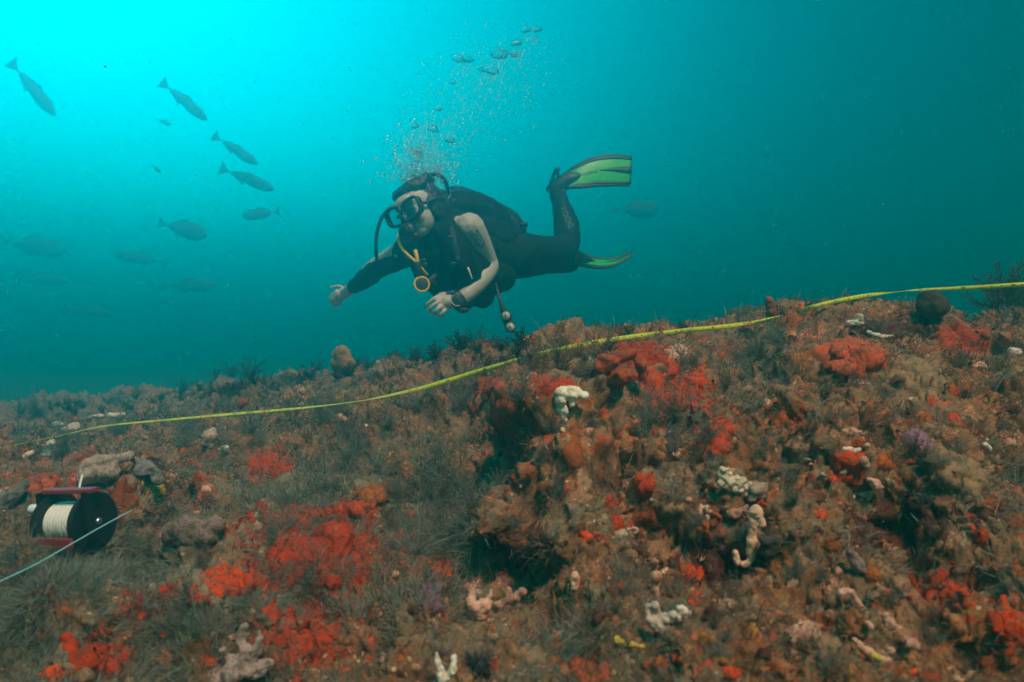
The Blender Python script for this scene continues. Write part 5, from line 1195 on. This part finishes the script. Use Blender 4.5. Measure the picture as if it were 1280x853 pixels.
bm = bmesh.new(); limb(bm, [J(560, 367, 2.67, .008), J(566, 366, 2.66, .009)], 3, 8); bm_obj('strap_edge', bm, M['blue_ink'], watch)

# -- gauge console hanging below
cons = empty('gauge_console', P(634, 400, 2.80)); tag(cons, 'black console with two round white gauges hanging below the diver', 'gauge')
tube_obj('hose', [(616, 345, 2.90), (620, 357, 2.84), (624, 372, 2.80), (628, 384, 2.79)], .0075, M['rubber'], cons)
bm = bmesh.new(); limb(bm, [J(626, 378, 2.79, .008), J(630, 390, 2.79, .016)], 3, 10)
limb(bm, [J(632.5, 395, 2.80, .024), J(635, 402, 2.80, .021), J(638, 409, 2.80, .025)], 4, 16, (Vector((.1, 1, .1)).normalized(), .7)); remesh_obj('housing', bm, M['rubber'], .004, 2, cons)
for x, y in ((632.5, 395), (638, 409)):
    CM = Matrix((Vector((-.08, -.99, .05)).normalized(), Vector((.99, -.08, 0)).normalized(), Vector((0, .05, 1)).normalized())).transposed().to_4x4(); CM.translation = P(x, y, 2.778)
    bm = bmesh.new(); lathe(bm, [(-.004, .0205), (.003, .0205), (.004, .0175)], CM, 24); rim = bm_obj('gauge_rim', bm, M['black_plastic'], cons)
    bm = bmesh.new(); lathe(bm, [(.0035, .0172), (.0046, .0170)], CM, 24); bm_obj('dial', bm, M['dial'], rim)
    bm = bmesh.new(); bm_ball(bm, CM @ Vector((.005, 0, 0)), .003, 2); limb(bm, [(*(CM @ Vector((.0052, 0, 0))), .0010), (*(CM @ Vector((.0052, -.005, .012))), .0006)], 2, 6); bm_obj('needle', bm, M['ink'], rim)
    bm = bmesh.new()
    for k in range(9):
        a = math.radians(-40 + 32 * k); box(bm, CM @ Matrix.Rotation(a, 4, 'X'), (.0048, 0, .0135), (.0006, .0016, .0036))
    tk = bm_obj('tick_marks', bm, M['ink'], rim, smooth=False); tk['kind'] = 'stuff'

# -- fins
def interp_curve(pts, n): 
    q = smooth_path(pts, 8); q = np.array(q); s = np.linspace(0, len(q) - 1, n); i = np.floor(s).astype(int).clip(0, len(q) - 2); fr = (s - i)[:, None]
    return q[i] * (1 - fr) + q[i + 1] * fr
def make_fin(label, top, bot, pocket, strap, word, at_s):
    base = P(*pocket[0][:3]); root = empty('swim_fin', base); tag(root, label, 'fin', 'pair of green fins')
    A = interp_curve([tuple(P(*t)) for t in top], 28); B_ = interp_curve([tuple(P(*t)) for t in bot], 28)
    def row(i, ts, lift=0.0):
        mid = (A[i] - B_[i]); tng = A[min(i + 1, 27)] - A[max(i - 1, 0)]; nn = np.cross(mid, tng); nn /= np.linalg.norm(nn)
        if nn[1] > 0: nn = -nn
        return [Vector(B_[i] + mid * t + nn * (lift + .006 * math.sin(t * math.pi))) for t in ts]
    bm = grid_bm([row(i, np.linspace(.0, 1, 11)) for i in range(28)]); slab(bm, .005); bl = bm_obj('blade', bm, M['fin_green'], root)
    for E, t0, t1 in ((A, .86, .98), (B_, .02, .13)):
        bm = bmesh.new(); bm_tube(bm, [Vector(p) for p in E], [.011 - .005 * i / 27 for i in range(28)], 10); bm_obj('side_rail', bm, M['fin_black'], root)
        bm = grid_bm([row(i, np.linspace(t0, t1, 3), .004) for i in range(4, 28)]); slab(bm, .003); bm_obj('edge_band', bm, M['fin_black'], root)
    bm = grid_bm([row(i, np.linspace(.5 - .13 * ((i - 14) / 13), .5 + .13 * ((i - 14) / 13), 3), .004) for i in range(15, 28)]); slab(bm, .003); bm_obj('centre_channel', bm, M['fin_black'], root)
    bm = grid_bm([row(27, np.linspace(.03, .97, 9), .004), [p + Vector((.004, 0, -.0005)) for p in row(27, np.linspace(.03, .97, 9), .004)]]); slab(bm, .006); bm_obj('tip_edge', bm, M['fin_black'], root)
    bm = bmesh.new(); limb(bm, [J(*p) for p in pocket], 4, 12); remesh_obj('foot_pocket', bm, M['fin_black'], .006, 2, root)
    tube_obj('heel_strap', strap, .009, M['rubber'], root)
    if word:
        cu = bpy.data.curves.new('lettering', 'FONT'); cu.body = word; cu.size = 1.0; cu.align_x = 'LEFT'; to = bpy.data.objects.new('lettering', cu); col.objects.link(to)
        bpy.context.view_layer.update(); tm = bpy.data.meshes.new_from_object(to.evaluated_get(bpy.context.evaluated_depsgraph_get())); bpy.data.objects.remove(to)
        co = np.array([v.co for v in tm.vertices]); wdt = co[:, 0].max()
        for v, c in zip(tm.vertices, co):
            s = at_s[0] + (at_s[1] - at_s[0]) * c[0] / wdt; fi = s * 27; i = min(int(fi), 26); t = .43 + .14 * c[1]
            p = row(i, [t], .008)[0].lerp(row(i + 1, [t], .008)[0], fi - i); v.co = p
        link_mesh('lettering', tm, M['fin_black'], root, smooth=False)
    return root
make_fin('green and black fin raised behind the diver, blade facing the camera', [(705, 219, 3.66), (722, 207, 3.66), (742, 198, 3.67), (765, 194.5, 3.69), (789, 196, 3.72)], [(709, 234, 3.62), (726, 234, 3.62), (746, 232, 3.64), (766, 232, 3.66), (787, 232, 3.69)],
         [(696, 236, 3.65, .044), (704, 229, 3.65, .045), (716, 224, 3.65, .040), (728, 221, 3.655, .022)], [(703, 226, 3.63), (697, 218, 3.62), (698, 211, 3.62), (694, 214, 3.66), (688, 230, 3.67), (687, 240, 3.66)], 'SIEERS', (.24, .52))
make_fin('green and black fin trailing low behind the diver\'s knee', [(716, 312, 4.12), (738, 321, 4.14), (755, 324, 4.16), (772, 322, 4.18), (791, 314, 4.20)], [(717, 329, 3.98), (736, 333.5, 4.00), (752, 335, 4.02), (770, 332, 4.06), (789, 321, 4.10)],
         [(714, 322, 3.90, .046), (722, 322, 3.98, .042), (732, 325, 4.05, .028), (741, 327, 4.08, .014)], [(718, 318, 3.94), (711, 322, 3.90), (718, 329, 3.92)], 'SIEERS', (.30, .55))
bake_pending()

# -- printed marks that wrap onto the arm and the calf
def print_text(word, px, py, d, size, ang, target, mat, parent, extra=None):
    cu = bpy.data.curves.new('printed_mark', 'FONT'); cu.body = word; cu.size = size; cu.extrude = .0; to = bpy.data.objects.new('printed_mark', cu); col.objects.link(to)
    bpy.context.view_layer.update(); tm = bpy.data.meshes.new_from_object(to.evaluated_get(bpy.context.evaluated_depsgraph_get())); bpy.data.objects.remove(to)
    bm = bmesh.new(); bm.from_mesh(tm); bmesh.ops.triangulate(bm, faces=bm.faces[:]); bmesh.ops.subdivide_edges(bm, edges=bm.edges[:], cuts=1)
    if extra:
        vs = [bm.verts.new((x, y, 0)) for x, y in extra]; bm.faces.new(vs)
    bmt = bmesh.new(); bmt.from_mesh(target.data); bmt.transform(target.matrix_basis if target.parent is None else target.matrix_world); tree = BVHTree.FromBMesh(bmt); bmt.free()
    o0 = P(px, py, d); ca, sa = math.cos(ang), math.sin(ang)
    for v in bm.verts:
        w = o0 + Vector((v.co.x * ca - v.co.y * sa, 0, v.co.x * sa + v.co.y * ca)); org = Vector((0, 0, CAMZ)); hp_, n_, _, _ = tree.ray_cast(org, (w - org).normalized())
        v.co = (hp_ + n_ * .0012) if hp_ is not None else w
    bm.to_mesh(tm); bm.free(); return link_mesh('printed_mark', tm, mat, parent, smooth=False)
bpy.context.view_layer.update()
print_text('BOQA', 584.5, 290.5, 2.70, .030, math.radians(-52), body, M['blue_ink'], person)
print_text('CASOCO', 591, 284, 2.70, .017, math.radians(-56), body, M['ink'], person)
print_text('', 597, 305.5, 2.70, .02, 0, body, M['blue_ink'], person, [(0, 0), (.028, .010), (.024, -.004), (.004, -.008)])
print_text('FOOG', 700, 261, 3.5, .040, math.radians(-66), suit, M['pale_print'], suit)

# ------------------------------------------------------------------ air bubbles rising from the diver
br = random.Random(5)
def bubble_mesh(name, seed, flat):
    bm = bmesh.new(); bmesh.ops.create_icosphere(bm, subdivisions=3, radius=1.0); co = np.array([v.co for v in bm.verts]); k = 1 + .30 * fbm(co + seed * 3.3, 1.6, 3, seed, .75)
    for v, f in zip(bm.verts, k): v.co = Vector((v.co.x * f, v.co.y * f, v.co.z * f * flat if v.co.z > 0 else v.co.z * f * flat * .55))
    me = bpy.data.meshes.new(name); bm.to_mesh(me); bm.free(); me.materials.append(M['bubble']); me.polygons.foreach_set('use_smooth', [True] * len(me.polygons)); return me
BT = [bubble_mesh('air_bubble', s, .8) for s in range(4)]
for x, y, r, lb in [(572, 74, 7, 'left one of the twin large bubbles high above the diver'), (584, 74, 7, 'right one of the twin large bubbles high above the diver'), (624, 68, 9, 'large mushroom bubble at upper centre of the plume'), (645, 55, 6, 'bubble just below the two topmost bubbles'),
                    (657, 38, 6, 'left one of the two topmost bubbles'), (670, 38, 6, 'right one of the two topmost bubbles'), (643, 68, 6, 'bubble right of the large mushroom bubble'), (616, 90, 7, 'wide bubble under the mushroom bubble'), (604, 88, 5, 'small round bubble left of the wide bubble'),
                    (548, 136, 4, 'lone bubble on the left side of the rising plume'), (519, 158, 5, 'bubble at the left shoulder of the lower plume'), (541, 162, 7, 'bright bubble in the lower plume'), (562, 176, 6, 'bubble at the right of the lower plume'), (520, 188, 7, 'bubble in the lower plume near the hair'), (566, 103, 4, 'lone small bubble under the twin bubbles')]:
    o = bpy.data.objects.new('air_bubble', BT[br.randrange(4)]); col.objects.link(o); d = br.uniform(2.8, 3.1); s = r * d / F; o.location = P(x, y, d); s *= 1.0; o.scale = (s * br.uniform(.9, 1.3), s, s * br.uniform(.7, .95)); o.rotation_euler = (br.uniform(-.3, .3), br.uniform(-.3, .3), br.uniform(0, 6))
    tag(o, lb, 'bubble', 'large bubbles above the diver')
ico = bmesh.new(); bmesh.ops.create_icosphere(ico, subdivisions=1, radius=1.0); iv = np.array([v.co for v in ico.verts]); it = np.array([[v.index for v in f.verts] for f in ico.faces]); ico.free()
def many(name, pts, rad, mat, squash=1.0):
    k = len(pts); sc = np.stack([rad * RNG.uniform(.7, 1.3, k), rad * RNG.uniform(.7, 1.3, k), rad * RNG.uniform(.6, 1.1, k) * squash], -1)
    V = (iv[None] * sc[:, None, :] + np.array(pts)[:, None, :]).reshape(-1, 3); T = (it[None] + (np.arange(k) * len(iv))[:, None, None]).reshape(-1, 3)
    return link_mesh(name, mesh_np(name, V, T), mat)
pts = []; rad = []
for k in range(2600):
    t = br.random(); 
    if t < .34:                                   # dense burst just above the hair
        x = br.gauss(528, 20); y = 228 - abs(br.gauss(0, 32)); r = abs(br.gauss(0, 1.7)) + .6
    elif t < .42: x = br.gauss(549, 9); y = br.gauss(248, 12); r = abs(br.gauss(0, 1.0)) + .5
    elif t < .48: x = br.gauss(511, 5); y = br.gauss(297, 6); r = abs(br.gauss(0, .8)) + .4
    elif t < .56:                                 # skirts trailing under the big caps
        cx, cy, w = br.choice([(578, 80, 12), (624, 74, 9), (646, 66, 9), (612, 95, 12), (664, 44, 8)]); x = br.gauss(cx, w * .6); y = cy + abs(br.gauss(0, 10)); r = abs(br.gauss(0, 1.0)) + .5
    else:
        s = br.random(); cx = 545 + 95 * s; y = 185 - 120 * s + br.gauss(0, 22); x = cx + br.gauss(0, 32); r = abs(br.gauss(0, .8)) + .4
    d = br.uniform(2.72, 3.15); pts.append(P(x, y, d)); rad.append(r * d / F)
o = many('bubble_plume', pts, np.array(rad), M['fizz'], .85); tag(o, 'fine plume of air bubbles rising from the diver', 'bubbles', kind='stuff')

# ------------------------------------------------------------------ fish in the blue
def fish_parts(deep):
    L = 1.0; st = []
    for k in range(25):
        t = k / 24; h = deep * math.sin(math.pi * t ** .70) ** 1.05 * (1 - .2 * t) if 0 < t < 1 else .003
        h = max(h, .016 if t > .5 else .003); st.append((.5 - t * .86, h, h * .50, .10 * deep * math.sin(math.pi * t)))
    bm = bmesh.new(); rings = []
    for x, h, w, dz in st: rings.append([bm.verts.new((x, w * math.cos(a), -dz * .2 + h * math.sin(a))) for a in [2 * math.pi * k / 14 for k in range(14)]])
    for a, b in zip(rings, rings[1:]):
        for k in range(14): bm.faces.new((a[k], a[(k + 1) % 14], b[(k + 1) % 14], b[k]))
    bm.faces.new(rings[0]); bm.faces.new(rings[-1][::-1])
    def finb(poly, y=0, th=.008):
        b = bmesh.new(); b.faces.new([b.verts.new((x, y, z)) for x, z in poly]); bmesh.ops.triangulate(b, faces=b.faces[:]); slab(b, th); return b
    tail = finb([(-.34, .014), (-.39, .028), (-.50, .115), (-.45, .040), (-.425, 0), (-.45, -.040), (-.50, -.115), (-.39, -.028), (-.34, -.014)])
    dors = finb([(.10, deep * .85), (.05, deep * 1.12), (-.02, deep * .98), (-.14, deep * .72), (-.29, .030), (-.25, .012), (0, deep * .6)])
    anal = finb([(-.02, -deep * .85), (-.05, -deep * 1.12), (-.11, -deep * .85), (-.29, -.030), (-.25, -.012), (-.05, -deep * .6)])
    pect = finb([(.22, -deep * .25), (.08, -deep * .75), (.06, -deep * .5), (.18, -deep * .1)], deep * .42, .006)
    out = []
    for nm, b, mt in (('body', bm, 'fish'), ('tail_fin', tail, 'fish_belly'), ('dorsal_fin', dors, 'fish_belly'), ('anal_fin', anal, 'fish_belly'), ('pectoral_fin', pect, 'fish_belly')):
        me = bpy.data.meshes.new('fish_' + nm); bmesh.ops.recalc_face_normals(b, faces=b.faces); b.to_mesh(me); b.free(); me.materials.append(M[mt])
        if nm == 'body': me.polygons.foreach_set('use_smooth', [True] * len(me.polygons))
        out.append((nm, me))
    return out
FT = {'slim': fish_parts(.102), 'mid': fish_parts(.155), 'deep': fish_parts(.20)}
for kind, tx, ty, hx, hy, d, yaw, lb in [
 ('slim', 17, 80, 66, 143, 8.6, .3, 'slim dark fish diving steeply at the upper left edge'), ('slim', 204, 104, 257, 149, 8.6, .2, 'slim dark fish diving right, topmost of the middle line'),
 ('slim', 269, 171, 321, 205, 9.0, .2, 'slim dark fish second down the middle line'), ('slim', 277, 211, 342, 237, 9.2, .1, 'slim dark fish third down the middle line, tail spread'),
 ('deep', 200, 279, 258, 294, 10.0, .1, 'deep-bodied fish facing right at mid left'), ('mid', 348, 264, 303, 271, 10.4, .2, 'small deep-bodied fish facing left nearest the diver\'s hand'),
 ('mid', 4, 303, 80, 313, 12.0, .2, 'faint fish at the left edge above the faintest one'), ('mid', 207, 328, 146, 318, 12.0, .2, 'faint fish facing left at middle left'), ('mid', 204, 358, 270, 356, 11.6, .1, 'faint fish facing right below the deep-bodied one'),
 ('mid', 82, 387, 136, 392, 12.0, .1, 'faint low fish nearest the reef at left'), ('mid', 20, 345, 82, 352, 14.0, .1, 'faintest fish at the left edge, barely visible'), ('deep', 766, 262, 824, 262, 12.0, .1, 'faint fish alone in the dark water right of the fins'),
 ('mid', 191, 208, 200, 215, 8.5, .4, 'tiny dark fish left of the middle line of fish'), ('deep', 198, 150, 212, 155, 11.0, .8, 'tiny blurred fish below the topmost slim fish')]:
    T_, Hd = P(tx, ty, d), P(hx, hy, d - .05); Lf = (Hd - T_).length / .98; fx = (Hd - T_).normalized(); fx = (Matrix.Rotation(yaw * .6, 3, 'Z') @ fx).normalized()
    uz = (Vector((0, 0, 1)) - fx * fx.z).normalized(); uy = uz.cross(fx)
    if uz.z < 0: uz = -uz; uy = -uy
    root = empty('fish', (T_ + Hd) / 2); mat4 = Matrix((fx, uy, uz)).transposed().to_4x4(); root.rotation_euler = mat4.to_euler(); root.scale = (Lf, Lf * br.uniform(.8, 1.1), Lf * br.uniform(.86, 1.12)); tag(root, lb, 'fish', 'fish in the open water')
    for nm, me in FT[kind]:
        c = bpy.data.objects.new(nm, me); col.objects.link(c); c.parent = root

# ------------------------------------------------------------------ drifting flakes in the water
pts = []; rad = []
for k in range(650):
    d = .6 + 4.2 * br.random() ** .8; x = br.uniform(-40, 1320); y = br.uniform(-20, 470); pts.append(P(x, y, d)); rad.append((abs(br.gauss(0, .45)) + .22) * min(d, 2.6) / F)
o = many('marine_snow', pts, np.array(rad), M['snow']); tag(o, 'tiny pale flakes drifting in the water', 'particles', kind='stuff')

# ------------------------------------------------------------------ the water itself: one even box of it round everything
hz_me = bpy.data.meshes.new('haze'); bm = bmesh.new(); bmesh.ops.create_cube(bm, size=1.0)
ZB, ZT = -2.2, 4.95
bmesh.ops.scale(bm, vec=(210, 210, ZT - ZB), verts=bm.verts); bmesh.ops.translate(bm, vec=(0, 20, (ZT + ZB) / 2), verts=bm.verts)
bm.to_mesh(hz_me); bm.free()
hz_m = bpy.data.materials.new('sea_water'); hz_m.use_nodes = True; hn = hz_m.node_tree; hn.nodes.clear()
ho = hn.nodes.new('ShaderNodeOutputMaterial'); hv = hn.nodes.new('ShaderNodeVolumePrincipled')
hv.inputs['Color'].default_value = (0.0, 0.50, 0.58, 1)
hv.inputs['Absorption Color'].default_value = (0.33, 0.92, 1.0, 1)
hv.inputs['Density'].default_value = 0.35
hv.inputs['Anisotropy'].default_value = 0.80
hn.links.new(hv.outputs[0], ho.inputs['Volume'])
haze = link_mesh('haze', hz_me, hz_m, smooth=False); haze['kind'] = 'stuff'
haze['label'] = 'hazy blue-green sea water filling the whole view'
